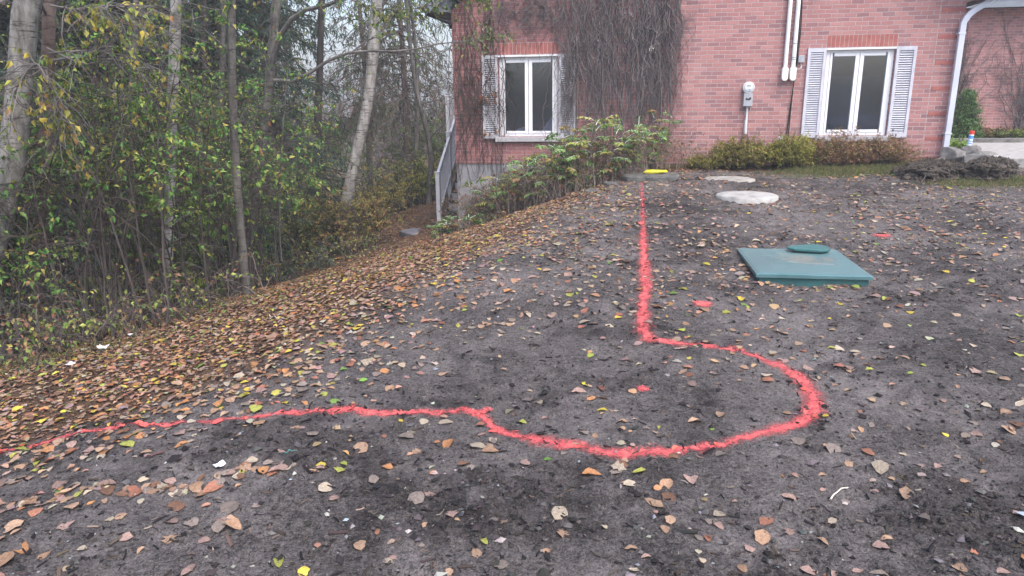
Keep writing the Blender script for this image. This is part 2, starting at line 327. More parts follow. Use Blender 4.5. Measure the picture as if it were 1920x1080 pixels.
# ------------------------------------------------------------------ mesh helpers
def build(name, V, faces, mat, parent=None, cols=None, smooth=False, kind=None):
    """faces: list of int arrays (k,3) or (k,4)"""
    V = np.asarray(V, np.float32).reshape(-1, 3); me = bpy.data.meshes.new(name)
    faces = [np.asarray(f, np.int32) for f in faces if len(f)]
    idx = np.concatenate([f.ravel() for f in faces]); cnt = np.concatenate([np.full(len(f), f.shape[1], np.int32) for f in faces])
    st = np.concatenate([[0], np.cumsum(cnt)[:-1]]).astype(np.int32)
    me.vertices.add(len(V)); me.vertices.foreach_set('co', V.ravel()); me.loops.add(len(idx)); me.loops.foreach_set('vertex_index', idx)
    me.polygons.add(len(cnt)); me.polygons.foreach_set('loop_start', st); me.polygons.foreach_set('loop_total', cnt)
    me.polygons.foreach_set('use_smooth', np.full(len(cnt), bool(smooth)))
    if cols is not None:
        a = me.color_attributes.new('col', 'FLOAT_COLOR', 'POINT'); c = np.ones((len(V), 4), np.float32); c[:, :3] = cols; a.data.foreach_set('color', c.ravel())
    me.update(calc_edges=True); me.validate()
    for mm in (mat if isinstance(mat, (list, tuple)) else [mat]): me.materials.append(M[mm] if isinstance(mm, str) else mm)
    o = bpy.data.objects.new(name, me); COL.objects.link(o)
    if parent is not None: o.parent = parent
    if kind: o['kind'] = kind
    return o
def tag(o, label, cat, group=None):
    o['label'] = label; o['category'] = cat
    if group: o['group'] = group
    return o
def thing(name, label, cat, loc=(0, 0, 0), rz=0.0, group=None):
    o = bpy.data.objects.new(name, None); COL.objects.link(o); o.location = tuple(float(x) for x in loc); o.rotation_euler = (0, 0, rz); o.empty_display_size = 0.2
    return tag(o, label, cat, group)

class MB:
    def __init__(s): s.V = []; s.Q = []; s.T = []; s.C = []; s.n = 0
    def add(s, V, Q=None, T=None, col=None):
        V = np.asarray(V, float).reshape(-1, 3)
        if Q is not None and len(Q): s.Q.append(np.asarray(Q, int) + s.n)
        if T is not None and len(T): s.T.append(np.asarray(T, int) + s.n)
        s.V.append(V); s.C.append(np.ones((len(V), 3)) if col is None else np.broadcast_to(np.asarray(col, float), (len(V), 3))); s.n += len(V); return s
    def box(s, x0, x1, y0, y1, z0, z1):
        V = [(x, y, z) for z in (z0, z1) for y in (y0, y1) for x in (x0, x1)]
        return s.add(V, [(0, 2, 3, 1), (4, 5, 7, 6), (0, 1, 5, 4), (2, 6, 7, 3), (0, 4, 6, 2), (1, 3, 7, 5)])
    def prism(s, poly, axis, a, b):
        """poly: list of 2-D points extruded along axis ('x','y','z') from a to b"""
        n = len(poly); V = []
        for h in (a, b):
            for p, q in poly: V.append({'x': (h, p, q), 'y': (p, h, q), 'z': (p, q, h)}[axis])
        Q = [(i, (i + 1) % n, (i + 1) % n + n, i + n) for i in range(n)]
        cen0 = np.mean(V[:n], 0); cen1 = np.mean(V[n:], 0); V = V + [cen0, cen1]
        T = [((i + 1) % n, i, 2 * n) for i in range(n)] + [(i + n, (i + 1) % n + n, 2 * n + 1) for i in range(n)]
        return s.add(V, Q, T)
    def bar(s, p, q, w, h=None, up=(0, 0, 1)):
        p = np.array(p, float); q = np.array(q, float); t = norm(q - p); h = h or w
        a = np.cross(t, np.array(up, float)); a = norm(a) if np.linalg.norm(a) > 1e-4 else np.array([1.0, 0, 0]); b = np.cross(a, t)
        V = [e + a * i * w / 2 + b * j * h / 2 for e in (p, q) for (i, j) in ((-1, -1), (1, -1), (1, 1), (-1, 1))]
        return s.add(V, [(0, 1, 2, 3), (7, 6, 5, 4), (0, 4, 5, 1), (1, 5, 6, 2), (2, 6, 7, 3), (3, 7, 4, 0)])
    def tubes(s, P, R, sides=5, col=None):
        V, Q = tubes(P, R, sides); return s.add(V, Q, None, col)
    def lathe(s, prof, c=(0, 0, 0), axis='z', seg=24, caps=True):
        prof = np.asarray(prof, float); a = np.linspace(0, 2 * np.pi, seg, endpoint=False); V = []
        for r, z in prof:
            for t in a:
                x, y = r * math.cos(t), r * math.sin(t)
                V.append({'z': (x, y, z), 'y': (x, z, y), 'x': (z, x, y)}[axis])
        k = len(prof); Q = [(i * seg + j, i * seg + (j + 1) % seg, (i + 1) * seg + (j + 1) % seg, (i + 1) * seg + j) for i in range(k - 1) for j in range(seg)]
        T = []
        if caps:
            for i in (0, k - 1):
                z = prof[i][1]; V.append({'z': (0, 0, z), 'y': (0, z, 0), 'x': (z, 0, 0)}[axis]); ci = len(V) - 1
                T += [(i * seg + (j + 1) % seg, i * seg + j, ci) if i == 0 else (i * seg + j, i * seg + (j + 1) % seg, ci) for j in range(seg)]
        return s.add(np.asarray(V) + np.asarray(c, float), Q, T)
    def leaves(s, Pc, D, L, W, col, fold=0.25, curl=0.0):
        V, T = leafgeo(Pc, D, L, W, fold, curl); k = len(V) // len(Pc)
        return s.add(V, None, T, np.repeat(np.asarray(col, float), k, 0))
    def build(s, name, mat, parent=None, cols=False, smooth=False, bevel=0.0, kind=None):
        F = []
        if s.Q: F.append(np.concatenate(s.Q))
        if s.T: F.append(np.concatenate(s.T))
        o = build(name, np.concatenate(s.V), F, mat, parent, np.concatenate(s.C) if cols else None, smooth, kind)
        if bevel:
            b = o.modifiers.new('bevel', 'BEVEL'); b.width = bevel; b.segments = 2; b.limit_method = 'ANGLE'; b.angle_limit = 0.7
        return o

def tubes(P, R, sides=5):
    """P (m,n,3) paths, R (m,n) radii -> verts, quads"""
    P = np.asarray(P, float); m, n, _ = P.shape; R = np.broadcast_to(np.asarray(R, float), (m, n))
    T = np.gradient(P, axis=1); T = norm(T)
    ref = np.where(np.abs(T[:, :1, 2:3]) > 0.9, np.array([[[1.0, 0.13, 0]]]), np.array([[[0, 0, 1.0]]])); ref = np.broadcast_to(ref, T.shape)
    A = norm(np.cross(T, ref)); B = np.cross(T, A)
    ang = np.arange(sides) * 2 * np.pi / sides
    V = P[:, :, None] + R[:, :, None, None] * (A[:, :, None] * np.cos(ang)[None, None, :, None] + B[:, :, None] * np.sin(ang)[None, None, :, None])
    i = np.arange(m)[:, None, None] * n * sides; j = np.arange(n - 1)[None, :, None] * sides; k = np.arange(sides)[None, None, :]; k2 = (k + 1) % sides
    Q = np.stack([i + j + k, i + j + k2, i + j + sides + k2, i + j + sides + k], -1).reshape(-1, 4)
    return V.reshape(-1, 3), Q
def leafgeo(Pc, D, L, W, fold=0.25, curl=0.0):
    """pointed leaf of four triangles, base at Pc, along D, folded on its rib"""
    Pc = np.asarray(Pc, float); n = len(Pc); D = norm(D)
    rnd = rng.normal(size=(n, 3)) * 0.55 + np.array([0, 0, 1.0]); S = norm(np.cross(D, rnd)); Nn = np.cross(S, D)
    L = np.broadcast_to(np.asarray(L, float), (n,))[:, None]; W = np.broadcast_to(np.asarray(W, float), (n,))[:, None]
    mid = Pc + D * L * 0.45 - Nn * L * curl * 0.3; tip = Pc + D * L - Nn * L * (0.15 + curl)
    lf = Pc + D * L * 0.42 + S * W * 0.5 + Nn * W * fold; rt = Pc + D * L * 0.42 - S * W * 0.5 + Nn * W * fold
    V = np.stack([Pc, lf, tip, rt, mid], 1).reshape(-1, 3); b = (np.arange(n) * 5)[:, None]
    T = np.concatenate([b + np.array([[0, 4, 1]]), b + np.array([[1, 4, 2]]), b + np.array([[0, 3, 4]]), b + np.array([[3, 2, 4]])])
    return V, T
def lerp_path(P, i, t):
    n = P.shape[1]; f = t * (n - 1); k = np.minimum(f.astype(int), n - 2); w = (f - k)[:, None]
    return P[i, k] * (1 - w) + P[i, k + 1] * w, norm(P[i, k + 1] - P[i, k])
def shoots(P, m, t0, t1, length, npts=6, up=0.3, out=1.0, along=0.5, droop=0.2, wob=0.08):
    """m side shoots off the paths P; returns (m,npts,3)"""
    i = rng.integers(0, len(P), m); t = U(t0, t1, m); S, T = lerp_path(P, i, t)
    d = rng.normal(size=(m, 3)); d[:, 2] *= 0.4; d = norm(d) * out + T * along; d[:, 2] += up; d = norm(d)
    L = (length * U(0.55, 1.25, m))[:, None, None] if np.isscalar(length) else length[:, None, None]
    tau = np.linspace(0, 1, npts)[None, :, None]
    Q = S[:, None] + d[:, None] * tau * L + np.array([0, 0, -1.0]) * (tau ** 2) * droop * L
    w = np.cumsum(rng.normal(size=(m, npts, 3)), 1) * wob * L / npts; w[:, 0] = 0
    return Q + w
def onshoots(P, per, t0=0.2, spread=0.6, droop=0.3):
    m = len(P); i = np.repeat(np.arange(m), per); t = U(t0, 1, m * per); S, T = lerp_path(P, i, t)
    d = T * 0.6 + rng.normal(size=S.shape) * spread; d[:, 2] -= droop; return S, norm(d)
def pick(palette, n, jit=0.18):
    pal = np.array([p[:3] for p in palette]); w = np.array([p[3] if len(p) > 3 else 1.0 for p in palette]); i = rng.choice(len(pal), n, p=w / w.sum())
    return np.clip(pal[i] * (1 + rng.normal(size=(n, 1)) * jit) * (1 + rng.normal(size=(n, 3)) * 0.06), 0.004, 0.9)
def taper(P, r0, r1): 
    n = P.shape[1]; return np.broadcast_to(np.linspace(r0, r1, n)[None, :], P.shape[:2])
def resample(pts, n):
    pts = np.asarray(pts, float); d = np.concatenate([[0], np.cumsum(np.linalg.norm(np.diff(pts, axis=0), axis=1))]); t = np.linspace(0, d[-1], n)
    # smooth Catmull-like by cubic hermite on each component
    out = np.empty((n, pts.shape[1])); g = np.gradient(pts, d, axis=0)
    k = np.clip(np.searchsorted(d, t, 'right') - 1, 0, len(d) - 2); h = (d[k + 1] - d[k])[:, None]; u = ((t - d[k]) / (d[k + 1] - d[k]))[:, None]
    return (2 * u**3 - 3 * u**2 + 1) * pts[k] + (u**3 - 2 * u**2 + u) * h * g[k] + (-2 * u**3 + 3 * u**2) * pts[k + 1] + (u**3 - u**2) * h * g[k + 1]

# ================================================================== SETTING
def make_ground_sheet():
    xs = np.concatenate([[-150, -100, -60, -40, -28, -20, -16, -13, -11, -9.6], np.arange(-8.6, 9.0, 0.0165), [9.6, 10.4, 11.5, 13, 15, 18, 22, 30, 45, 70, 110, 150]])
    ys = [1.35]
    while ys[-1] < 13.4: ys.append(ys[-1] * 1.0046)
    ys = np.concatenate([[-40, -30, -15, -8, -4, -2, -1, 0, 0.6, 1.0], ys, [13.7, 14.1, 14.6, 15.1, 15.6, 16.2, 17, 18, 19, 20.5, 22, 24, 27, 31, 37, 46, 60, 90, 150, 220]])
    X, Y = np.meshgrid(xs, ys); Z = HM(X, Y); nx, ny = len(xs), len(ys)
    V = np.stack([X, Y, Z], -1).reshape(-1, 3)
    i = (np.arange(ny - 1)[:, None] * nx + np.arange(nx - 1)[None, :]).ravel(); Q = np.stack([i, i + 1, i + nx + 1, i + nx], -1)
    t = tleft(X, Y) - 1.3 * (1 - ss(2.5, 3.9, Y))
    hum = np.maximum(ss(-0.9, 1.3, t), 0)
    ly = (X - HO[0]) * HN[0] + (Y - HO[1]) * HN[1]; lx = (X - HO[0]) * HU[0] + (Y - HO[1]) * HU[1]
    base = ss(-1.15, -0.35, ly) * (1 - ss(8.0, 8.4, lx)); hum = np.maximum(hum, base * 0.9); hum = np.maximum(hum, ss(12.5, 13.5, Y))
    gr = ss(-1.5, -1.25, ly) * (1 - ss(-0.75, -0.5, ly)) * ss(4.9, 5.4, lx) * (1 - ss(7.4, 8, lx)) * 0.6
    P2 = onground(1885, 340); gr = np.maximum(gr, np.exp(-(((X - P2[0]) / 1.0) ** 2 + ((Y - P2[1]) / 0.22) ** 2)) * 0.9)
    P3 = onground(1290, 312); gr = np.maximum(gr, np.exp(-(((X - P3[0]) / 0.5) ** 2 + ((Y - P3[1]) / 0.4) ** 2)) * 0.6)
    gr = np.maximum(gr, ss(15, 20, Y) * 0.5)
    col = np.stack([hum, gr, peat(X, Y)], -1).reshape(-1, 3)
    build('ground', V, [Q], 'soil', None, col, True, 'structure')
make_ground_sheet()

def patch_slab(name, cx, cy, w, d, rz, zt, th, mat, label, cat, irregular=0.0, bevel=0.012, group=None, seed=1):
    r = np.random.default_rng(seed); mb = MB(); n = 14; pts = []
    for k in range(n):
        a = 2 * math.pi * k / n; c, s_ = math.cos(a), math.sin(a); m = max(abs(c), abs(s_)); rr = 1 / m * (1 - irregular * r.random())
        pts.append((c * rr * w / 2, s_ * rr * d / 2))
    mb.prism(pts, 'z', -th, 0); o = mb.build(name, mat, None, bevel=bevel); o.location = (cx, cy, zt); o.rotation_euler = (0, 0, rz)
    return tag(o, label, cat, group)

# patio by the wing, with the kerb of the planting bed behind it
pb = MB(); pb.box(8.15, 24, -0.9, 2.62, -0.25, 0.0)
o = pb.build('patio', 'concrete_pale', None, bevel=0.01, kind='structure'); o.location = tuple(h2w(0, 0, 0.655)); o.rotation_euler = (0, 0, HANG)
kb = MB()
for k in range(9): kb.box(8.0 + k * 1.2, 8.0 + k * 1.2 + 1.188, 2.63, 2.75, -0.3, 0.075 + 0.006 * math.sin(k * 7))
o = kb.build('kerb', 'stone', None, bevel=0.012, kind='structure'); o.location = tuple(h2w(0, 0, 0.655)); o.rotation_euler = (0, 0, HANG)

# ================================================================== HOUSE
house = thing('brick_house', 'red brick gable-fronted house with white double windows and grey louvred shutters', 'house', h2w(0, 0, 0), HANG)
S1 = 7.93; WIN = [(0.795, 1.80), (6.02, 7.015)]; WZ0, WZ1 = 0.93, 2.26; EZ = 3.0; APZ = 6.05
def make_house():
    mb = MB(); sb = [0, WIN[0][0], WIN[0][1], WIN[1][0], WIN[1][1], S1]; zb = [0.47, WZ0, WZ1, EZ]
    for i in range(5):
        for j in range(3):
            if j == 1 and i in (1, 3): continue
            a, b, c, d = sb[i], sb[i + 1], zb[j], zb[j + 1]; mb.add([(a, 0, c), (b, 0, c), (b, 0, d), (a, 0, d)], [(0, 1, 2, 3)])
    mb.add([(0, 0, EZ), (S1, 0, EZ), (S1 / 2, 0, APZ)], None, [(0, 1, 2)])
    mb.build('front_wall', 'brick', house)
    for a, b in WIN:
        rv = MB()
        rv.add([(a, 0, WZ0), (a, 0.12, WZ0), (a, 0.12, WZ1), (a, 0, WZ1)], [(0, 1, 2, 3)]); rv.add([(b, 0, WZ0), (b, 0.12, WZ0), (b, 0.12, WZ1), (b, 0, WZ1)], [(3, 2, 1, 0)])
        rv.add([(a, 0, WZ1), (b, 0, WZ1), (b, 0.12, WZ1), (a, 0.12, WZ1)], [(0, 1, 2, 3)]); rv.add([(a, 0, WZ0), (b, 0, WZ0), (b, 0.12, WZ0), (a, 0.12, WZ0)], [(3, 2, 1, 0)])
        rv.build('window_reveal', 'brick_side', house)
    for s in (0, S1): sw = MB(); sw.add([(s, 0, 0.47), (s, 9, 0.47), (s, 9, EZ), (s, 0, EZ)], [(0, 1, 2, 3)]); sw.build('side_wall', 'brick_side', house)
    bw = MB(); bw.add([(0, 9, -2), (S1, 9, -2), (S1, 9, EZ), (0, 9, EZ)], [(3, 2, 1, 0)]); bw.add([(0, 9, EZ), (S1, 9, EZ), (S1 / 2, 9, APZ)], None, [(2, 1, 0)]); bw.build('rear_wall', 'brick', house)
    f = MB(); f.box(0.012, S1 - 0.012, 0.014, 8.98, -2.4, 0.468); f.build('foundation', 'concrete', house)
    rf = MB(); k = (APZ - EZ) / (S1 / 2); ov = 0.36
    for sg in (0, 1):
        X = (lambda x: x) if sg == 0 else (lambda x: S1 - x)
        zl = EZ + 0.02 - k * ov
        poly = [(X(-ov), zl + 0.16), (X(S1 / 2), APZ + 0.02 + 0.16), (X(S1 / 2), APZ + 0.02 + 0.32), (X(-ov), zl + 0.32)]
        rf.prism(poly, 'y', -0.32, 9.3)
    rf.build('roof', 'shingle', house)
    for sg in (0, 1):
        X = (lambda x: x) if sg == 0 else (lambda x: S1 - x)
        e = MB(); e.prism([(X(-0.003), 2.955), (X(-0.34), 2.955), (X(-0.34), 3.02), (X(-0.003), 3.24)], 'y', -0.26, 9.2)
        e.build('eave', 'eave_metal' if sg == 0 else 'soffit', house, bevel=0.004)
        g = MB(); a0, a1 = sorted((X(-0.345), X(-0.45)))
        g.box(a0, a1, -0.27, 9.2, 2.99, 3.005); g.box(a0, a0 + 0.012, -0.27, 9.2, 3.006, 3.10); g.box(a1 - 0.012, a1, -0.27, 9.2, 3.006, 3.10); g.box(a0 + 0.013, a1 - 0.013, -0.27, -0.26, 3.006, 3.09)
        g.build('gutter', 'eave_metal', house)
        # rake fascia boards along the gable
        r = MB(); p, q = (X(-0.30), EZ - 0.06), (X(S1 / 2), APZ + 0.17)
        r.prism([p, (p[0], p[1] + 0.26), (q[0], q[1]), (q[0], q[1] - 0.2)], 'y', -0.345, -0.322); r.build('fascia', 'eave_metal', house)
    # black gutter elbow tucked under the left eave
    el = MB(); pts = resample([(-0.22, -0.16, 2.97), (-0.21, -0.15, 2.90), (-0.13, -0.10, 2.845), (-0.03, -0.05, 2.81), (-0.02, 0.05, 2.74)], 16)
    el.tubes(pts[None], np.full((1, 16), 0.035), 10); el.build('gutter_elbow', 'dark_metal', house, smooth=True)
    for wi, (a, b) in enumerate(WIN):
        w = MB(); cx = (a + b) / 2
        w.box(a + 0.003, a + 0.06, 0.028, 0.10, WZ0 + 0.003, WZ1 - 0.003); w.box(b - 0.06, b - 0.003, 0.028, 0.10, WZ0 + 0.003, WZ1 - 0.003)
        w.box(a + 0.061, b - 0.061, 0.030, 0.10, WZ1 - 0.062, WZ1 - 0.003); w.box(a + 0.061, b - 0.061, 0.030, 0.10, WZ0 + 0.003, WZ0 + 0.045)
        wo = w.build('window', 'white_vinyl', house, bevel=0.003)
        hd = MB(); hd.box(a - 0.01, b + 0.01, -0.03, -0.002, WZ1 - 0.022, WZ1 + 0.006); hd.build('drip_cap', 'white_vinyl', wo, bevel=0.003)
        for (x0, x1) in ((a + 0.062, cx - 0.004), (cx + 0.004, b - 0.062)):
            s = MB(); z0, z1 = WZ0 + 0.047, WZ1 - 0.064; t = 0.058
            s.box(x0, x0 + t * 0.6, 0.02, 0.085, z0, z1) if x0 < cx - 0.1 else s.box(x0, x0 + t, 0.02, 0.085, z0, z1)
            s.box(x1 - t, x1, 0.02, 0.085, z0, z1) if x0 < cx - 0.1 else s.box(x1 - t * 0.6, x1, 0.02, 0.085, z0, z1)
            s.box(x0 + t, x1 - t, 0.022, 0.085, z1 - 0.05, z1 - 0.001); s.box(x0 + t, x1 - t, 0.022, 0.085, z0 + 0.001, z0 + 0.045)
            s.build('sash', 'white_vinyl', wo, bevel=0.003)
            p = MB(); p.box(x0 + 0.03, x1 - 0.03, 0.05, 0.054, z0 + 0.04, z1 - 0.045); p.build('pane', 'window_glass', wo)
        r = MB(); z0, z1 = WZ0 - 0.4, WZ1 + 0.2; x0, x1 = a - 0.5, b + 0.5; y0, y1 = 0.121, 1.8
        V = [(x, y, z) for z in (z0, z1) for y in (y0, y1) for x in (x0, x1)]
        r.add(V, [(0, 2, 3, 1), (4, 5, 7, 6), (2, 6, 7, 3), (0, 4, 6, 2), (1, 3, 7, 5)]); r.build('room', 'interior', wo)
        if wi == 0:
            c = MB()
            c.prism([(a + 0.62, WZ0 - 0.02), (b + 0.02, WZ0 - 0.02), (b + 0.02, WZ0 + 0.52), (a + 0.86, WZ0 + 0.3)], 'y', 0.16, 0.165)
            c.prism([(a + 0.12, WZ0 - 0.02), (a + 0.46, WZ0 - 0.02), (a + 0.42, WZ0 + 0.16), (a + 0.3, WZ0 + 0.13)], 'y', 0.17, 0.175); c.build('curtain', 'curtain', wo)
        else:
            c = MB(); c.box(a - 0.1, b + 0.1, 0.60, 0.61, WZ0 - 0.2, WZ1 - 0.40); c.build('reflection_panel', 'pane_reflection', wo)  # added pale panel, its colour stands in for the reflection in the panes
        sl = MB(); sl.box(a - 0.07, b + 0.07, -0.065, 0.03, WZ0 - 0.085, WZ0 - 0.004); sl.build('sill', 'sill_stone', wo, bevel=0.006)
        # soldier course
        sd = MB(); nb = 16; ww = (b - a + 0.03) / nb
        for k2 in range(nb): sd.box(a - 0.015 + k2 * ww + 0.004, a - 0.015 + (k2 + 1) * ww - 0.004, -0.0045, 0.02, WZ1 + 0.02, WZ1 + 0.198)
        sdo = sd.build('soldier_course', 'brick_single', house, bevel=0.002)
        mo = MB(); mo.box(a - 0.02, b + 0.02, -0.002, 0.02, WZ1 + 0.010, WZ1 + 0.206); mo.build('mortar_bed', 'mortar', sdo)
        for (x0, x1, lean) in ((a - 0.285, a - 0.012, 0), (b + 0.012, b + 0.30, 1)):
            s = MB(); z0, z1 = WZ0 - 0.03, WZ1 + 0.012; st = 0.042
            s.box(x0, x0 + st, -0.036, -0.004, z0, z1); s.box(x1 - st, x1, -0.036, -0.004, z0, z1); s.box(x0 + st, x1 - st, -0.035, -0.004, z1 - 0.06, z1 - 0.001); s.box(x0 + st, x1 - st, -0.035, -0.004, z0 + 0.001, z0 + 0.07)
            n = 36; zz = np.linspace(z0 + 0.088, z1 - 0.078, n)
            for z in zz: s.prism([(-0.032, z - 0.010), (-0.029, z - 0.013), (-0.010, z + 0.006), (-0.013, z + 0.009)], 'x', x0 + st, x1 - st)
            bk = MB(); bk.box(x0 + st, x1 - st, -0.0065, -0.003, z0 + 0.07, z1 - 0.06)  # darker backing board, the shade between the slats put into its colour
            sh = s.build('shutter', 'shutter_worn' if wi == 0 else 'shutter_paint', house); bk.build('shadow_board', 'meter_grey' if wi == 0 else 'shutter_worn', sh)
    # quoin: proud corner bricks on the right, with the straight joint beside them
    for k2 in range(6):
        z = 0.47 + 0.0633 * 3 + k2 * 0.0633 * 6; q = MB(); q.box(7.60, S1 + 0.004, -0.004, 0.05, z + 0.0633 * 3 + 0.004, z + 0.0633 * 4 - 0.004)
        q.build('quoin', 'brick_single', house, bevel=0.002)
    j = MB(); j.box(7.575, 7.583, -0.0022, 0.0, 0.6, 3.0); j.build('straight_joint', 'mortar', house)
    # downspout at the right corner
    d = MB(); pth = [(8.33, 0.02, 3.0), (8.30, -0.01, 2.955), (7.93, -0.075, 2.66), (7.89, -0.08, 2.58), (7.888, -0.08, 1.6), (7.885, -0.08, 0.66)]
    P = np.concatenate([resample(pth[:4], 14), resample(pth[3:], 6)[1:]]); w, t = 0.042, 0.034
    T = norm(np.gradient(P, axis=0)); A = np.tile(np.array([0, 1.0, 0]), (len(P), 1)); B = norm(np.cross(T, A)); A = np.cross(B, T); V = []
    for p, a_, b_ in zip(P, A, B):
        for (i, k2) in ((-1, -1), (1, -1), (1, 1), (-1, 1)): V.append(p + b_ * w * i + a_ * t * k2)
    Q = [(r * 4 + c, r * 4 + (c + 1) % 4, (r + 1) * 4 + (c + 1) % 4, (r + 1) * 4 + c) for r in range(len(P) - 1) for c in range(4)]
    d.add(V, Q); do = d.build('downspout', 'spout_paint', house, bevel=0.008)
    for z in (2.42, 0.95): 
        s = MB(); s.box(7.835, 7.94, -0.117, -0.004, z, z + 0.025); s.build('strap', 'spout_paint', do, bevel=0.003)
    # set-back wing on the right
    wy = 5.5
    w = MB(); w.add([(S1, wy, 0.3), (26, wy, 0.3), (26, wy, 3.34), (S1, wy, 3.34)], [(0, 1, 2, 3)]); w.build('wing_wall', 'brick_wing', house)
    e = MB(); e.box(S1 + 0.01, 26, wy - 0.42, wy - 0.002, 3.30, 3.345); e.build('wing_soffit', 'dark_wood', house)
    e = MB(); e.box(S1 + 0.01, 26, wy - 0.445, wy - 0.421, 3.28, 3.44); e.build('wing_fascia', 'eave_metal', house)
    e = MB(); e.prism([(wy - 0.47, 3.45), (wy + 4.5, 5.9), (wy + 4.5, 6.0), (wy - 0.47, 3.55)], 'x', S1 + 0.2, 26); e.build('wing_roof', 'shingle', house)
make_house()

# wooden stairs with a railing on the far left side of the house
def make_stairs():
    st = thing('outdoor_stairs', 'dark wooden stairs with pale grey railing up the left side of the house', 'stairs', h2w(0, 0, 0), HANG)
    y0, z0 = 1.72, -0.86; y1, z1 = 4.1, 0.62; n = 8
    for s in (-0.74, -0.08):
        b = MB(); b.prism([(y0 - 0.1, z0 - 0.08), (y0 + 0.16, z0 - 0.08), (y1, z1 - 0.2), (y1, z1), (y1 - 0.12, z1)], 'x', s - 0.02, s + 0.02); b.build('stringer', 'dark_wood', st)
    for k in range(n):
        t = (k + 0.75) / n; y, z = y0 + (y1 - y0) * t, z0 + (z1 - z0) * t; b = MB(); b.box(-0.718, -0.102, y - 0.14, y + 0.14, z - 0.02, z + 0.02); sp = b.build('step', 'dark_wood', st, bevel=0.004); b = MB(); b.box(-0.715, -0.105, y + 0.145, y + 0.16, z - 0.10, z + 0.16); b.build('riser', 'shutter_worn', sp)
    b = MB(); b.box(-1.30, -0.03, y1 + 0.01, 6.2, 0.56, 0.64); b.build('landing', 'dark_wood', st)
    def post(s, y, za, zb):
        b = MB(); b.box(s - 0.042, s + 0.042, y - 0.042, y + 0.042, za, zb); p = b.build('post', 'rail_paint', st, bevel=0.004)
        c = MB(); c.box(s - 0.055, s + 0.055, y - 0.055, y + 0.055, zb, zb + 0.025); c.build('post_cap', 'rail_paint', p, bevel=0.008); return p
    p = post(-0.81, 1.66, -0.9, 0.13); post(-0.90, 2.94, -0.6, 0.86); post(-1.25, 4.3, -0.9, 1.62); post(-1.25, 6.1, -0.9, 1.62); post(-0.95, 4.15, -0.6, 1.62)
    b = MB(); b.box(-0.93, -0.69, 1.54, 1.78, -0.93, -0.89); b.build('post_base', 'dark_metal', st)
    A, B = np.array([-0.81, 1.66, 0.10]), np.array([-0.96, 4.15, 1.36])
    b = MB(); b.bar(A, B, 0.05, 0.05); b.build('handrail', 'rail_paint', st)
    b = MB(); b.bar(A - (0, 0, 0.80), B - (0, 0, 0.80), 0.04, 0.05); b.build('bottom_rail', 'rail_paint', st)
    for k in range(1, 20):
        q = A + (B - A) * k / 20; b = MB(); b.box(q[0] - 0.011, q[0] + 0.011, q[1] - 0.011, q[1] + 0.011, q[2] - 0.78, q[2] - 0.02); b.build('baluster', 'rail_paint', st)
    for za in (1.55, 0.78):
        b = MB(); b.box(-1.272, -1.228, 4.345, 6.05, za, za + 0.045); b.build('handrail' if za > 1 else 'bottom_rail', 'rail_paint', st)
    b = MB(); b.box(-1.20, -0.99, 4.17, 4.21, 1.52, 1.565); b.build('handrail', 'rail_paint', st)
    for k in range(16):
        y = 4.42 + k * 0.105; b = MB(); b.box(-1.261, -1.239, y, y + 0.022, 0.80, 1.552); b.build('baluster', 'rail_paint', st)
make_stairs()

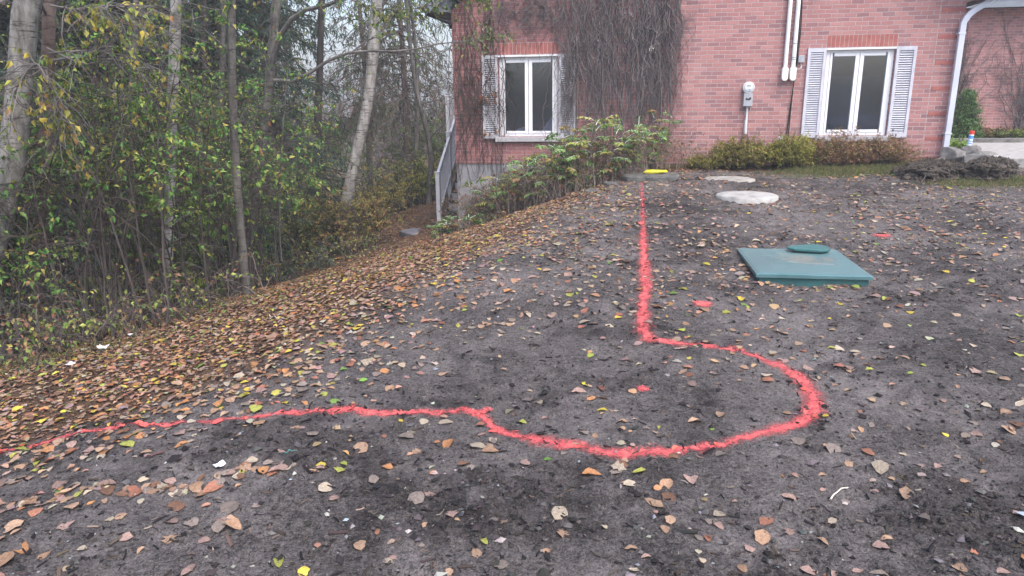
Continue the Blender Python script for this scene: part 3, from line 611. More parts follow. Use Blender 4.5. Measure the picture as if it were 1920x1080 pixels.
# services on the wall
def on_wall(name, label, cat, group=None): return thing(name, label, cat, h2w(0, 0, 0), HANG, group)
def make_services():
    t = on_wall('electric_meter', 'grey electricity meter with round glass dial and conduit on the brick wall', 'electric meter')
    b = MB(); b.box(4.80, 4.94, -0.11, -0.003, 1.40, 1.60); b.build('meter_box', 'meter_grey', t, bevel=0.008)
    b = MB(); b.lathe([(0.092, -0.005), (0.094, -0.06), (0.086, -0.075), (0.072, -0.075)], (4.872, 0, 1.69), 'y', 32); b.build('collar', 'meter_ring', t, smooth=False, bevel=0.003)
    b = MB(); b.lathe([(0.064, -0.078), (0.064, -0.084)], (4.872, 0, 1.70), 'y', 32); fc = b.build('dial', 'meter_face', t)
    b = MB(); b.box(4.842, 4.902, -0.0875, -0.085, 1.712, 1.726); b.build('display', 'cable_black', fc)
    b = MB(); b.box(4.868, 4.898, -0.0875, -0.085, 1.648, 1.666); b.build('sticker', 'blue_label', fc)
    b = MB(); b.lathe([(0.072, -0.0755), (0.070, -0.11), (0.055, -0.135), (0.02, -0.145)], (4.872, 0, 1.70), 'y', 32); b.build('glass_dome', 'clear_dome', t, smooth=True)
    b = MB(); b.bar((4.835, -0.1105, 1.525), (4.86, -0.1105, 1.505), 0.004, 0.03); b.bar((4.87, -0.1105, 1.50), (4.91, -0.1105, 1.535), 0.004, 0.03); b.build('seal', 'cable_black', t)
    b = MB(); b.tubes(np.array([[(4.872, -0.05, 1.42), (4.872, -0.05, 1.2), (4.868, -0.05, 1.17), (4.868, -0.05, 0.97)]]), np.array([[0.018, 0.018, 0.024, 0.024]]), 12); b.build('conduit', 'meter_ring', t, smooth=True)
    for k, (s, lab) in enumerate(((5.405, 'left of two tall white pipes ending in an oval cap on brick'), (5.525, 'right of two tall white pipes, with black cable running down from it'))):
        p = on_wall('wall_pipe', lab, 'pipe', 'white pipes up the brick wall')
        b = MB(); b.tubes(np.array([[(s, -0.05, 4.6), (s, -0.05, 3), (s, -0.05, 1.98)]]), np.full((1, 3), 0.031), 14); b.build('pipe', 'conduit_white', p, smooth=True)
        a = np.linspace(0, np.pi, 9); w = 0.048
        poly = [(s + w * math.cos(x), 1.955 + w * math.sin(x)) for x in a] + [(s - w * math.cos(x), 1.83 - w * math.sin(x)) for x in a]
        b = MB(); b.prism(poly, 'y', -0.105, -0.004); cp = b.build('end_cap', 'conduit_white', p, bevel=0.012)
        b = MB(); b.lathe([(0.006, -0.1085), (0.006, -0.1055)], (s, 0, 1.965), 'y', 8); b.build('screw', 'meter_grey', cp)
        for z in ((2.1, 2.13, 2.34) if k else (3.3,)):
            b = MB(); b.lathe([(0.0335, 0), (0.0335, 0.014)], (s, -0.05, z), 'z', 16); b.build('clip', 'meter_grey' if k else 'conduit_white', p)
    t = on_wall('junction_box', 'small grey junction box beside the right white pipe', 'junction box')
    b = MB(); b.box(5.595, 5.685, -0.06, -0.003, 2.06, 2.17); b.build('box_body', 'meter_grey', t, bevel=0.006)
    b = MB(); b.tubes(resample([(5.64, -0.03, 2.06), (5.64, -0.05, 1.98), (5.60, -0.05, 1.96), (5.575, -0.03, 1.99)], 12)[None], np.full((1, 12), 0.005), 6); b.build('loose_wire', 'meter_ring', t, smooth=True)
    c = MB(); z = np.linspace(0, 1, 22)
    P = resample([(5.565, -0.02, 3.0), (5.572, -0.02, 2.2), (5.56, -0.03, 1.8), (5.53, -0.02, 1.2), (5.515, -0.03, 0.85), (5.50, -0.05, 0.6)], 30)
    P2 = P + np.stack([0.012 + 0.012 * np.sin(np.linspace(0, 9, 30)), -0.004 + 0 * z[0] * P[:, 0], 0 * P[:, 0]], -1)
    c.tubes(np.stack([P, P2]), 0.0085, 6); cb = c.build('cable', 'cable_black', None, smooth=True); cb.location = tuple(h2w(0, 0, 0)); cb.rotation_euler = (0, 0, HANG)
    tag(cb, 'black cable hanging down the brick wall under the white pipes', 'cable')
    t = on_wall('vent_stub', 'small white pipe stub with valve just above the hedge', 'pipe stub')
    b = MB(); b.tubes(np.array([[(5.42, -0.08, 0.5), (5.42, -0.08, 0.75), (5.42, -0.08, 0.92)]]), np.array([[0.03, 0.03, 0.03]]), 12); b.build('pipe', 'litter_white', t, smooth=True)
    b = MB(); b.lathe([(0.042, 0.84), (0.042, 0.90), (0.03, 0.93)], (5.42, -0.08, 0), 'z', 14); b.build('collar', 'conduit_white', t)
    b = MB(); b.tubes(np.array([[(5.43, -0.08, 0.87), (5.47, -0.09, 0.88), (5.49, -0.09, 0.84)]]), np.full((1, 3), 0.016), 8); b.build('spigot', 'dark_metal', t, smooth=True)
make_services()

# ================================================================== THINGS ON THE SOIL
def zmax(x, y, r=0.3):
    a = np.linspace(0, 2 * np.pi, 12); return float(np.mean(H(x + r * np.cos(a), y + r * np.sin(a))) + 0.02)
def make_tank_lid():
    z = zmax(2.31, 5.76) - 0.118
    t = thing('tank_lid', 'square green plastic septic tank lid with a dried mud stain in the soil', 'tank lid', (2.375, 5.80, z), math.radians(-8.5))
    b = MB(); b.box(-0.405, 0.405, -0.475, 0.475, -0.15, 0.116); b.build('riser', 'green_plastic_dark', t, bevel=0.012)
    xs, ys = np.linspace(-0.425, 0.425, 35), np.linspace(-0.50, 0.50, 41); X, Y = np.meshgrid(xs, ys)
    Z = 0.145 - 0.018 * np.exp(-((X - 0.05) ** 2 / 0.03 + (Y - 0.05) ** 2 / 0.03)) + 0.004 * np.sin(X * 7) * np.sin(Y * 5); Z = Z - 0.007 * ss(0.405, 0.425, np.abs(X)) - 0.007 * ss(0.48, 0.50, np.abs(Y))
    V = np.stack([X, Y, Z], -1).reshape(-1, 3); nx = 35; i = (np.arange(40)[:, None] * nx + np.arange(34)).ravel()
    m = MB(); m.add(V, np.stack([i, i + 1, i + nx + 1, i + nx], -1)); k0 = m.n
    ring = [(-0.425, -0.5), (0.425, -0.5), (0.425, 0.5), (-0.425, 0.5)]
    for e in range(4):
        p, q = np.array(ring[e]), np.array(ring[(e + 1) % 4]); s = np.linspace(0, 1, 30)[:, None]; E = p * (1 - s) + q * s
        zz = 0.145 - 0.007 + 0.004 * np.sin(E[:, 0] * 7) * np.sin(E[:, 1] * 5) - 0.007 * ((np.abs(E[:, 0]) > 0.424) & (np.abs(E[:, 1]) > 0.499))
        V = np.concatenate([np.c_[E, np.full(30, 0.114)], np.c_[E, zz]]); r = np.arange(29); m.add(V, np.stack([r, r + 1, r + 31, r + 30], -1))
    m.add([(-0.425, -0.5, 0.114), (0.425, -0.5, 0.114), (0.425, 0.5, 0.114), (-0.425, 0.5, 0.114)], [(3, 2, 1, 0)])
    m.build('lid_plate', 'green_plastic', t, smooth=False)
    a = np.linspace(-1.9, 1.9, 19); poly = [(0.22 + 0.115 * math.cos(x) , 0.38 + 0.135 * math.sin(x)) for x in a]
    poly += [(0.03, 0.44), (-0.02, 0.395), (-0.02, 0.345), (0.03, 0.29)]
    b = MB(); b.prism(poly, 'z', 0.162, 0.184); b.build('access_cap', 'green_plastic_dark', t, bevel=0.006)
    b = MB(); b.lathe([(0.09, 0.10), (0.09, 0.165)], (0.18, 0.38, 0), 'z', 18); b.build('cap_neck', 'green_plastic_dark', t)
make_tank_lid()
def make_manhole(px, py, r, zoff, label, mat, seed):
    P = onground(px, py); z = zmax(P[0], P[1], r) + zoff
    t = thing('manhole_cover', label, 'manhole cover', (P[0], P[1], z), 0.3 * seed, None)
    rr = np.random.default_rng(seed); a = np.linspace(0, 2 * np.pi, 48, endpoint=False); m = MB()
    V = [(0, 0, 0.055)]; prof = [(0.3, 0.056), (0.7, 0.054), (0.93, 0.05), (1.0, 0.036), (1.01, -0.08)]; T = []; Q = []
    jit = 1 + 0.006 * np.sin(3 * a + seed) + 0.003 * rr.normal(size=48)
    for k, (q, zz) in enumerate(prof):
        for j in range(48): V.append((q * r * jit[j] * math.cos(a[j]), q * r * jit[j] * math.sin(a[j]), zz + 0.0015 * rr.normal()))
    T = [(0, 1 + j, 1 + (j + 1) % 48) for j in range(48)]
    Q = [(1 + k * 48 + j, 1 + (k + 1) * 48 + j, 1 + (k + 1) * 48 + (j + 1) % 48, 1 + k * 48 + (j + 1) % 48) for k in range(4) for j in range(48)]
    m.add(V, Q, T); m.build('cover', mat, t, smooth=True)
make_manhole(1400, 372, 0.375, -0.02, 'round pale concrete tank cover standing clear of the soil, nearer of the two', 'concrete_pale', 1)
make_manhole(1367, 339, 0.36, -0.035, 'round weathered concrete cover half sunk in soil before the hedge', 'concrete_old', 2)

# step slab with the yellow thing on it
P = onground(1222, 343)
patch_slab('stone_step', P[0] + 0.05, P[1] + 0.35, 0.86, 0.62, math.radians(-8), float(H(P[0], P[1])) + 0.085, 0.3, 'slab_stone', 'flat grey stone step slab at the top of the red line', 'stone slab', 0.05, 0.02)
def make_hose():
    t = thing('yellow_strap', 'bright yellow plastic strap lying coiled on the stone step', 'strap', (P[0] + 0.11, P[1] + 0.42, float(H(P[0], P[1])) + 0.085), 0.1)
    m = MB(); a = np.linspace(0, 2 * np.pi * 2.6, 70); rr = 0.095 + 0.010 * np.sin(a * 0.7); Q = np.stack([rr * 1.45 * np.cos(a), rr * 0.75 * np.sin(a), 0.016 + 0.012 * a / 6.28], -1)
    m.tubes(Q[None], np.full((1, 70), 0.012), 8); m.build('coil', 'yellow_plastic', t, smooth=True)
    m = MB(); m.prism([(0.03, -0.04), (0.17, -0.05), (0.20, -0.02), (0.20, 0.03), (0.16, 0.05), (0.04, 0.04)], 'z', 0.02, 0.052); m.build('buckle', 'yellow_plastic', t, bevel=0.01)
make_hose()
for k, (px, py, w, d, lab) in enumerate(((1155, 348, 0.36, 0.3, 'small mossy stone slab left of the step, at the shrub edge'), (1112, 362, 0.3, 0.22, 'low flat stone half buried in leaves under the shrubs'),
                                        (778, 436, 0.75, 0.5, 'grey slate paving slab in the leaf-covered path below the stairs'), (752, 385, 0.5, 0.35, 'dark flat slab where the leafy path turns behind the bushes'))):
    Q = onground(px, py); patch_slab('paving_slab', Q[0], Q[1], w, d, 0.2 + k, float(H(Q[0], Q[1])) + (0.05 if k < 2 else 0.03), 0.2, 'slab_stone' if k < 2 else 'slate', lab, 'stone slab', 0.18, 0.015, None, k + 5)

# rocks and turf heaps at the right
def lump(name, c, r, mat, label, cat, seed, amp=0.22, freq=2.2, sub=4, cols=None, group=None, parent=None):
    import bmesh
    bm = bmesh.new(); bmesh.ops.create_icosphere(bm, subdivisions=sub, radius=1.0); co = np.array([v.co[:] for v in bm.verts])
    from mathutils import noise as mn
    d = np.array([0.45 * mn.fractal(Vector(p) * freq * 0.6 + Vector((seed * 3.1, 0, 0)), 0.9, 2.1, 7) for p in co]) if sub > 5 else vnoise(co[:, 0] * freq + seed * 3.1, co[:, 1] * freq + co[:, 2] * freq * 0.7) + 0.5 * vnoise(co[:, 0] * freq * 2.3 + co[:, 2] * freq * 2, co[:, 1] * freq * 2.3 + seed) + 0.32 * vnoise(co[:, 0] * freq * 5 + 7, co[:, 2] * freq * 5 + co[:, 1] * 4 + seed) + 0.2 * vnoise(co[:, 0] * freq * 11 + 7, co[:, 2] * freq * 11 + co[:, 1] * 9 + seed)
    co = co * (1 + amp * 2 * d)[:, None] * np.asarray(r)
    F = np.array([[v.index for v in f.verts] for f in bm.faces]); bm.free()
    o = build(name, co, [F], mat, parent, None, True); 
    if parent is None: o.location = tuple(float(x) for x in c); tag(o, label, cat, group)
    return o
def facet_rock(name, c, r, rz, label, seed):
    import bmesh
    rr = np.random.default_rng(seed); bm = bmesh.new(); pts = rr.normal(size=(26, 3)); pts = pts / np.linalg.norm(pts, axis=1, keepdims=True); pts = np.clip(pts * rr.uniform(0.85, 1.2, (26, 1)), -0.9, 0.85)
    for p in pts * np.asarray(r) / 0.85: bm.verts.new(p)
    bmesh.ops.convex_hull(bm, input=bm.verts[:]); bmesh.ops.delete(bm, geom=[v for v in bm.verts if not v.link_faces], context='VERTS')
    me = bpy.data.meshes.new(name); bm.to_mesh(me); bm.free(); me.materials.append(M['stone']); o = bpy.data.objects.new(name, me); COL.objects.link(o); o.location = tuple(float(x) for x in c); o.rotation_euler = (0, 0, rz)
    b = o.modifiers.new('bevel', 'BEVEL'); b.width = 0.018; b.segments = 2
    return tag(o, label, 'rock', 'rocks piled by the patio')
def make_turf(px, py, r, seed, label):
    Q = onground(px, py); c = (Q[0], Q[1] + r[1] * 0.7, float(H(Q[0], Q[1])) + r[2] * 0.35)
    t = thing('turf_heap', label, 'turf heap', c, 0.1 * seed, 'heaps of dug-up turf')
    o = lump('sod', (0, 0, 0), r, 'sod', '', '', seed, 0.34, 2.6, 6, parent=t)
    m = MB(); n = 520; a = U(0, 2 * np.pi, n); q = np.sqrt(U(0, 1, n)); S = np.stack([r[0] * 0.95 * q * np.cos(a), r[1] * 0.9 * q * np.sin(a), r[2] * np.sqrt(np.clip(1 - q * q * 0.9, 0, 1)) * 0.98], -1)
    D = norm(np.stack([np.cos(a) * 0.5 + rng.normal(size=n) * 0.6, -0.5 + rng.normal(size=n) * 0.6, U(-0.7, 0.6, n)], -1))
    m.leaves(S, D, U(0.05, 0.13, n), 0.006, pick([(0.13, 0.11, 0.08, 3), (0.06, 0.05, 0.04, 3), (0.07, 0.09, 0.03, 1.0), (0.26, 0.22, 0.16, 0.6)], n), 0.1, 0.2); m.build('grass_fringe', 'litter', t, True)
    n = 620; a = U(0, 2 * np.pi, n); q = np.sqrt(U(0, 1, n)) * 1.12; S = np.stack([r[0] * q * np.cos(a), r[1] * q * np.sin(a), r[2] * (np.sqrt(np.clip(1.02 - q * q * 0.9, 0, 1)) - 0.04)], -1); S[:, 2] = np.where(q > 1.0, -r[2] * 0.3, S[:, 2])
    J = np.array([(1, 0, 0), (-1, 0, 0), (0, 1, 0), (0, -1, 0), (0, 0, 1), (0, 0, -1)], float)[None] * (1 + 0.35 * rng.normal(size=(n, 6, 1))) * np.clip(rng.lognormal(-3.9, 0.45, n), 0.008, 0.05)[:, None, None]
    Tt = np.array([(0, 2, 4), (2, 1, 4), (1, 3, 4), (3, 0, 4), (2, 0, 5), (1, 2, 5), (3, 1, 5), (0, 3, 5)]); m = MB(); m.add((S[:, None] + J).reshape(-1, 3), None, (Tt[None] + (np.arange(n) * 6)[:, None, None]).reshape(-1, 3)); o = m.build('soil_crumbs', 'sod', t); o['kind'] = 'stuff'
    m = MB(); S0 = np.stack([U(-0.9, 0.9, 26) * r[0], -r[1] * U(0.6, 0.95, 26), r[2] * U(-0.1, 0.5, 26)], -1); Pp = S0[:, None] + np.linspace(0, 1, 6)[None, :, None] * np.stack([rng.normal(size=26) * 0.06, U(-0.08, -0.01, 26), U(-0.12, 0.0, 26)], -1)[:, None] + np.cumsum(rng.normal(size=(26, 6, 3)) * 0.008, 1)
    m.tubes(Pp, 0.003, 4); m.build('roots', 'twig_tan', t)
def make_sod_mat():
    m, nt, b = nm('sod', 0.9, 0.2); v = coord(nt); f = noise(nt, v, 14, 6, 0.75, 0.4); f2 = noise(nt, v, 60, 4, 0.7)
    c = ramp(nt, f, [(0.34, (0.022, 0.018, 0.017)), (0.48, (0.075, 0.062, 0.054)), (0.62, (0.20, 0.168, 0.138))]); nt.links.new(mix(nt, 0.4, c, ramp(nt, f2, [(0.35, (0.01, 0.01, 0.01)), (0.7, (0.10, 0.088, 0.075))])), b.inputs['Base Color']); bump(nt, b, math_(nt, 'ADD', f, f2), 1.0, 0.03)
make_sod_mat()
make_turf(1764, 336, (0.47, 0.30, 0.17), 3, 'shaggy dark clump of dug-up turf left of the other, by the house corner')
make_turf(1873, 334, (0.46, 0.30, 0.19), 8, 'wide dark clump of upturned turf with a hollow side, below the rocks')
make_turf(1708, 330, (0.22, 0.18, 0.07), 14, 'low dark soil clump at the left foot of the turf heaps')
R0 = onground(1830, 306); rz0 = float(H(R0[0], R0[1]))
facet_rock('rock', (R0[0] - 0.20, R0[1] + 0.25, rz0 + 0.10), (0.18, 0.16, 0.13), 0.4, 'rounded grey rock at the left end of the pile', 21)
facet_rock('rock', (R0[0] + 0.02, R0[1] + 0.22, rz0 + 0.13), (0.17, 0.15, 0.13), 1.1, 'block of grey rock with the spray can standing on it', 22)
facet_rock('rock', (R0[0] + 0.24, R0[1] + 0.16, rz0 + 0.07), (0.22, 0.14, 0.10), 0.1, 'long flat grey rock at the right end of the pile', 23)
facet_rock('rock', (R0[0] - 0.08, R0[1] - 0.10, rz0 + 0.06), (0.20, 0.13, 0.10), 2.0, 'broad grey rock at the front of the pile behind the turf', 24)
facet_rock('rock', (R0[0] - 0.46, R0[1] + 0.12, rz0 + 0.02), (0.10, 0.08, 0.06), 0.7, 'small flat rock between the pile and the house corner', 25)
def make_can():
    t = thing('spray_can', 'blue and white spray paint can with red cap standing on a rock', 'spray can', (R0[0] - 0.02, R0[1] + 0.20, rz0 + 0.245), 0.4); t.rotation_euler = (0.05, 0.06, 0.4)
    b = MB(); b.lathe([(0.030, 0), (0.033, 0.006), (0.033, 0.16), (0.029, 0.172)], (0, 0, 0), 'z', 20); c = b.build('can_body', 'can_white', t, smooth=False, bevel=0.002)
    b = MB(); b.lathe([(0.0336, 0.105), (0.0336, 0.15)], (0, 0, 0), 'z', 20, False); b.build('label_band', 'can_blue', c)
    b = MB(); b.lathe([(0.0337, 0.03), (0.0337, 0.042)], (0, 0, 0), 'z', 20, False); b.lathe([(0.0337, 0.062), (0.0337, 0.072)], (0, 0, 0), 'z', 20, False); b.build('label_stripe', 'can_blue', c)
    b = MB(); b.lathe([(0.033, 0.168), (0.033, 0.215), (0.028, 0.222)], (0, 0, 0), 'z', 20); b.build('cap', 'can_red', t, bevel=0.002)
make_can()

# scraps of white litter on the leafy bank
for k, (px, py, s, lab) in enumerate(((195, 664, 0.04, 'crumpled white paper cup lying where the thicket meets the leaves'), (134, 697, 0.028, 'small folded white paper scrap in the leaves at far left'), (249, 635, 0.03, 'flat white paper scrap beside the bramble edge'), (413, 885, 0.022, 'torn white wrapper scrap between yellow leaves on soil'))):
    Q = onground(px, py); r = np.random.default_rng(k + 40); g = np.linspace(-1, 1, 5); X, Y = np.meshgrid(g, g); Z = 0.55 * np.abs(X + 0.3 * Y) + 0.3 * r.normal(size=X.shape) * 0.5 + 0.3
    V = np.stack([X * s, Y * s * 0.8, Z * s * (0.9 if k < 1 else 0.5)], -1).reshape(-1, 3); i = (np.arange(4)[:, None] * 5 + np.arange(4)).ravel()
    o = build('paper_scrap', V, [np.stack([i, i + 1, i + 6, i + 5], -1)], 'litter_white'); o.location = (Q[0], Q[1], float(HM(Q[0], Q[1])) + 0.01); o.rotation_euler = (0, 0, k * 1.3)
    so = o.modifiers.new('solid', 'SOLIDIFY'); so.thickness = 0.002
    tag(o, lab, 'litter')
def ground_stick(pts, r, mat, name, lab, cat):
    Q = np.array([onground(*p) for p in pts]); Q = resample(Q, 14); Q[:, 2] = HM(Q[:, 0], Q[:, 1]) + r * 1.1 + 0.004; m = MB(); m.tubes(Q[None], np.linspace(r, r * 0.6, 14)[None], 6)
    tag(m.build(name, mat, None, smooth=True), lab, cat)
ground_stick([(1557, 935), (1565, 924), (1575, 919), (1590, 915)], 0.004, 'twig_pale', 'pale_twig', 'bent pale peeled twig on the soil right of the loop', 'twig')
ground_stick([(1093, 332), (1092, 350), (1094, 364)], 0.010, 'twig_pale', 'pale_stick', 'pale bare stick lying below the shrub row', 'twig')
ground_stick([(528, 864), (538, 860), (548, 858), (554, 853)], 0.0016, 'cord_teal', 'teal_string', 'short thin teal string on the soil left of centre', 'string')
ground_stick([(505, 590), (520, 596), (532, 606)], 0.004, 'twig_pale', 'pale_twig', 'thin pale twig in the leaves on the bank', 'twig')

# ------------------------------------------------------------------ sprayed line
LINE_PX = [(-30, 858), (8, 850), (80, 834), (150, 818), (300, 795), (440, 782), (520, 775), (650, 773), (750, 774), (850, 771), (900, 771), (915, 785), (940, 803), (980, 818), (1060, 838), (1130, 850), (1200, 856), (1280, 850), (1360, 838), (1440, 813), (1500, 790), (1524, 770), (1522, 745), (1495, 712), (1450, 685), (1400, 668), (1340, 657), (1280, 650), (1225, 645), (1209, 632), (1205, 600), (1207, 570), (1211, 540), (1208, 500), (1206, 460), (1206, 420), (1204, 380), (1203, 347)]
LINE = np.array([onground(*p)[:2] for p in LINE_PX]); LN = resample(LINE, 1500)
def paint_strip(XY, hw, lift=0.005):
    T = norm(np.gradient(XY, axis=0)); S = np.stack([-T[:, 1], T[:, 0]], -1); n = len(XY); k = 15; u = np.linspace(-1, 1, k)
    hw = np.broadcast_to(hw, (n,))
    P = XY[:, None] + S[:, None] * (u[None, :] * hw[:, None])[..., None]
    Z = np.maximum(HM(P[..., 0], P[..., 1]), 0.5 * (HM(P[..., 0] + 0.006, P[..., 1]) + HM(P[..., 0] - 0.006, P[..., 1]))) + lift
    V = np.concatenate([P, Z[..., None]], -1).reshape(-1, 3); c = np.broadcast_to((1 - np.abs(u))[None, :], (n, k)).reshape(-1, 1) * np.ones(3)
    i = (np.arange(n - 1)[:, None] * k + np.arange(k - 1)).ravel(); return V, np.stack([i, i + 1, i + k + 1, i + k], -1), c
hw = 0.068 + 0.012 * np.sin(np.arange(1500) * 0.037) + 0.010 * vnoise(np.arange(1500) * 0.03, np.zeros(1500)); hw = hw + 0.022 * ss(500, 560, np.arange(1500)) * (1 - ss(1000, 1060, np.arange(1500))) - 0.012 * (1 - ss(150, 430, np.arange(1500)))
hw = hw * 1.22 * (1 - 0.26 * ss(1020, 1200, np.arange(1500))); Vp, Qp, cp = paint_strip(LN, hw, 0.003); cp = cp ** 1.35; fade = 1 - 0.24 * ss(1050, 1250, np.arange(1500)) - 0.08 * (1 - ss(60, 420, np.arange(1500))) + 0.25 * vnoise(np.arange(1500) * 0.11, np.zeros(1500)); cp = cp * np.repeat(fade, 15)[:, None]; mbp = MB(); mbp.add(Vp, Qp, None, cp)
ST = resample(np.array([onground(*p)[:2] for p in ((893, 772), (906, 765), (920, 757))]), 60); Vp, Qp, cp = paint_strip(ST, 0.04, 0.009); mbp.add(Vp, Qp, None, cp)
tag(mbp.build('paint_line', 'red_paint', None, True), 'sprayed red line across the soil, curling into an open loop', 'paint line')
def paint_dab(px, py, rx, ry, lab):
    Q = onground(px, py); n = 28; g = np.linspace(-1, 1, n); X, Y = np.meshgrid(g, g); x = Q[0] + X * rx; y = Q[1] + Y * ry; R = np.sqrt(X**2 + Y**2)
    c = np.clip(1 - R, 0, 1).reshape(-1, 1) * np.ones(3) * 1.25; V = np.stack([x, y, HM(x, y) + 0.006], -1).reshape(-1, 3); i = (np.arange(n - 1)[:, None] * n + np.arange(n - 1)).ravel()
    m = MB(); m.add(V, np.stack([i, i + 1, i + n + 1, i + n], -1), None, c); tag(m.build('paint_dab', 'red_paint', None, True), lab, 'paint mark', 'red paint dabs')
paint_dab(1318, 578, 0.11, 0.10, 'red sprayed dab beside the straight part of the line')
paint_dab(1205, 733, 0.055, 0.055, 'faint dark red dab inside the painted loop')
paint_dab(1652, 444, 0.13, 0.17, 'small red dab on soil behind the green lid')

# ================================================================== PLANTS
GREEN = [(0.07, 0.165, 0.04, 3), (0.105, 0.215, 0.05, 3), (0.175, 0.27, 0.06, 2.4), (0.27, 0.30, 0.07, 1.5), (0.34, 0.30, 0.07, 0.8), (0.22, 0.13, 0.06, 0.5)]
YELLOWG = [(0.11, 0.14, 0.028, 2), (0.19, 0.20, 0.04, 2), (0.30, 0.26, 0.05, 1.6), (0.36, 0.24, 0.06, 0.6), (0.2, 0.11, 0.05, 0.4)]
OLIVE = [(0.11, 0.13, 0.03, 2), (0.18, 0.18, 0.04, 3), (0.27, 0.24, 0.06, 2), (0.22, 0.14, 0.06, 1.2), (0.14, 0.08, 0.05, 1)]
RUSSET = [(0.22, 0.115, 0.075, 3), (0.16, 0.09, 0.06, 2), (0.23, 0.18, 0.07, 2), (0.15, 0.15, 0.045, 1.5), (0.30, 0.16, 0.09, 1)]
PINN = [(0.13, 0.225, 0.07, 3), (0.19, 0.30, 0.10, 3), (0.27, 0.30, 0.08, 1.8), (0.32, 0.28, 0.07, 1.2), (0.28, 0.17, 0.08, 0.9)]
NEEDLE = [(0.024, 0.052, 0.036, 3), (0.036, 0.072, 0.046, 3), (0.055, 0.092, 0.052, 2), (0.07, 0.075, 0.045, 0.6)]
HAZEL = [(0.06, 0.085, 0.045, 3), (0.085, 0.105, 0.05, 2), (0.11, 0.105, 0.055, 1.5), (0.11, 0.08, 0.055, 1)]

def climb(name, label, strands, s_fun, z_top, z_end, parent_off, rmin, rmax, group=None, y=0.0, mat='vine_stem'):
    t = on_wall(name, label, 'climbing plant', group); n = 26
    s0 = s_fun(strands); ze = z_end(strands, s0); zt = z_top(strands); tau = np.linspace(0, 1, n)[None, :]
    Z = zt[:, None] + (ze - zt)[:, None] * tau
    lat = np.cumsum(rng.normal(size=(strands, n)), 1) * 0.026 + np.sin(tau * U(2, 9, strands)[:, None] + U(0, 6.3, strands)[:, None]) * U(0.01, 0.09, strands)[:, None]
    S = s0[:, None] + lat; Y = y - parent_off(strands)[:, None] * (0.5 + 0.5 * np.sin(tau * U(3, 9, strands)[:, None] + U(0, 6, strands)[:, None])) - 0.012
    R = U(rmin, rmax, strands)[:, None] * np.linspace(1.1, 0.7, n)[None, :]
    P = np.stack([S, Y, Z], -1); m = MB(); m.tubes(P, R, 4)
    k = int(strands * 3.6); Q = shoots(P, k, 0.02, 0.98, 0.30, 7, -0.15, 1.0, 0.3, 0.35, 0.5); Q[..., 1] = np.minimum(y - 0.006, y - 0.01 - 0.05 * np.abs(Q[..., 1] - y - 0.01) / 0.3 - U(0, 0.07, (k, 1)))
    m.tubes(Q, taper(Q, 0.0032, 0.0014), 3); m.build('stems', mat, t); return t, P
# the thick bare curtain between the windows
def top(n): return U(2.4, 4.2, n)
def sA(n):
    c = rng.choice([2.14, 2.55, 2.75, 3.15, 3.4, 2.35, 3.6], n, p=[0.12, 0.14, 0.15, 0.24, 0.18, 0.09, 0.08]); return c + rng.normal(size=n) * 0.11
def eA(n, s): return np.clip(0.75 + np.abs(rng.normal(size=n)) * 0.75 + 0.5 * ss(3.3, 3.75, s) + 0.5 * (1 - ss(1.8, 2.0, s)), 0.45, 2.4)
_, _ = climb('climbing_vine', 'dense bare creeper curtain hanging on the brick between the two windows', 290, sA, top, eA, lambda n: U(0.01, 0.11, n), 0.0025, 0.0085)
vt = [o for o in bpy.data.objects if o.name == 'climbing_vine'][0]
thick = MB(); Pt = []
for s, z0, w in ((2.62, 0.3, 0.014), (3.18, 0.35, 0.011), (3.46, 0.5, 0.012), (2.10, 0.4, 0.012), (2.92, 0.4, 0.009), (3.62, 0.9, 0.008)):
    z = np.linspace(z0, 3.9, 26); Pt.append((np.stack([s + 0.05 * np.sin(z * 2.3 + s * 5) + np.cumsum(rng.normal(size=26)) * 0.008, -0.05 - 0.02 * np.sin(z * 3 + s), z], -1), w))
for p, w in Pt: thick.tubes(p[None], np.full((1, 26), w), 6)
thick.build('main_stem', 'twig_grey', vt, smooth=True)
lp = MB(); 
for a in ((3.55, 2.95, 0.45, 0.9), (3.6, 2.6, 0.3, 1.0), (3.5, 3.2, 0.55, 0.7), (3.62, 2.2, 0.12, 1.3), (3.6, 1.9, 0.25, 0.9)):
    q = resample([(a[0], -0.04, a[1]), (a[0] + a[2] * 0.7, -0.05, a[1] - 0.1 * a[3]), (a[0] + a[2], -0.05, a[1] - 0.4 * a[3]), (a[0] + a[2] * 0.5, -0.04, a[1] - 0.75 * a[3]), (a[0] + a[2] * 0.4, -0.03, a[1] - 1.0 * a[3])], 24); lp.tubes(q[None], np.full((1, 24), 0.0038), 4)
lp.build('loose_stem', 'vine_stem', vt)
tf = MB(); S = np.stack([U(3.30, 3.33, 18), U(-0.13, -0.10, 18), U(2.30, 2.34, 18)], -1); tf.leaves(S, rng.normal(size=(18, 3)), 0.05, 0.02, pick([(0.6, 0.58, 0.54)], 18)); tf.build('seed_tuft', 'litter', vt, True)
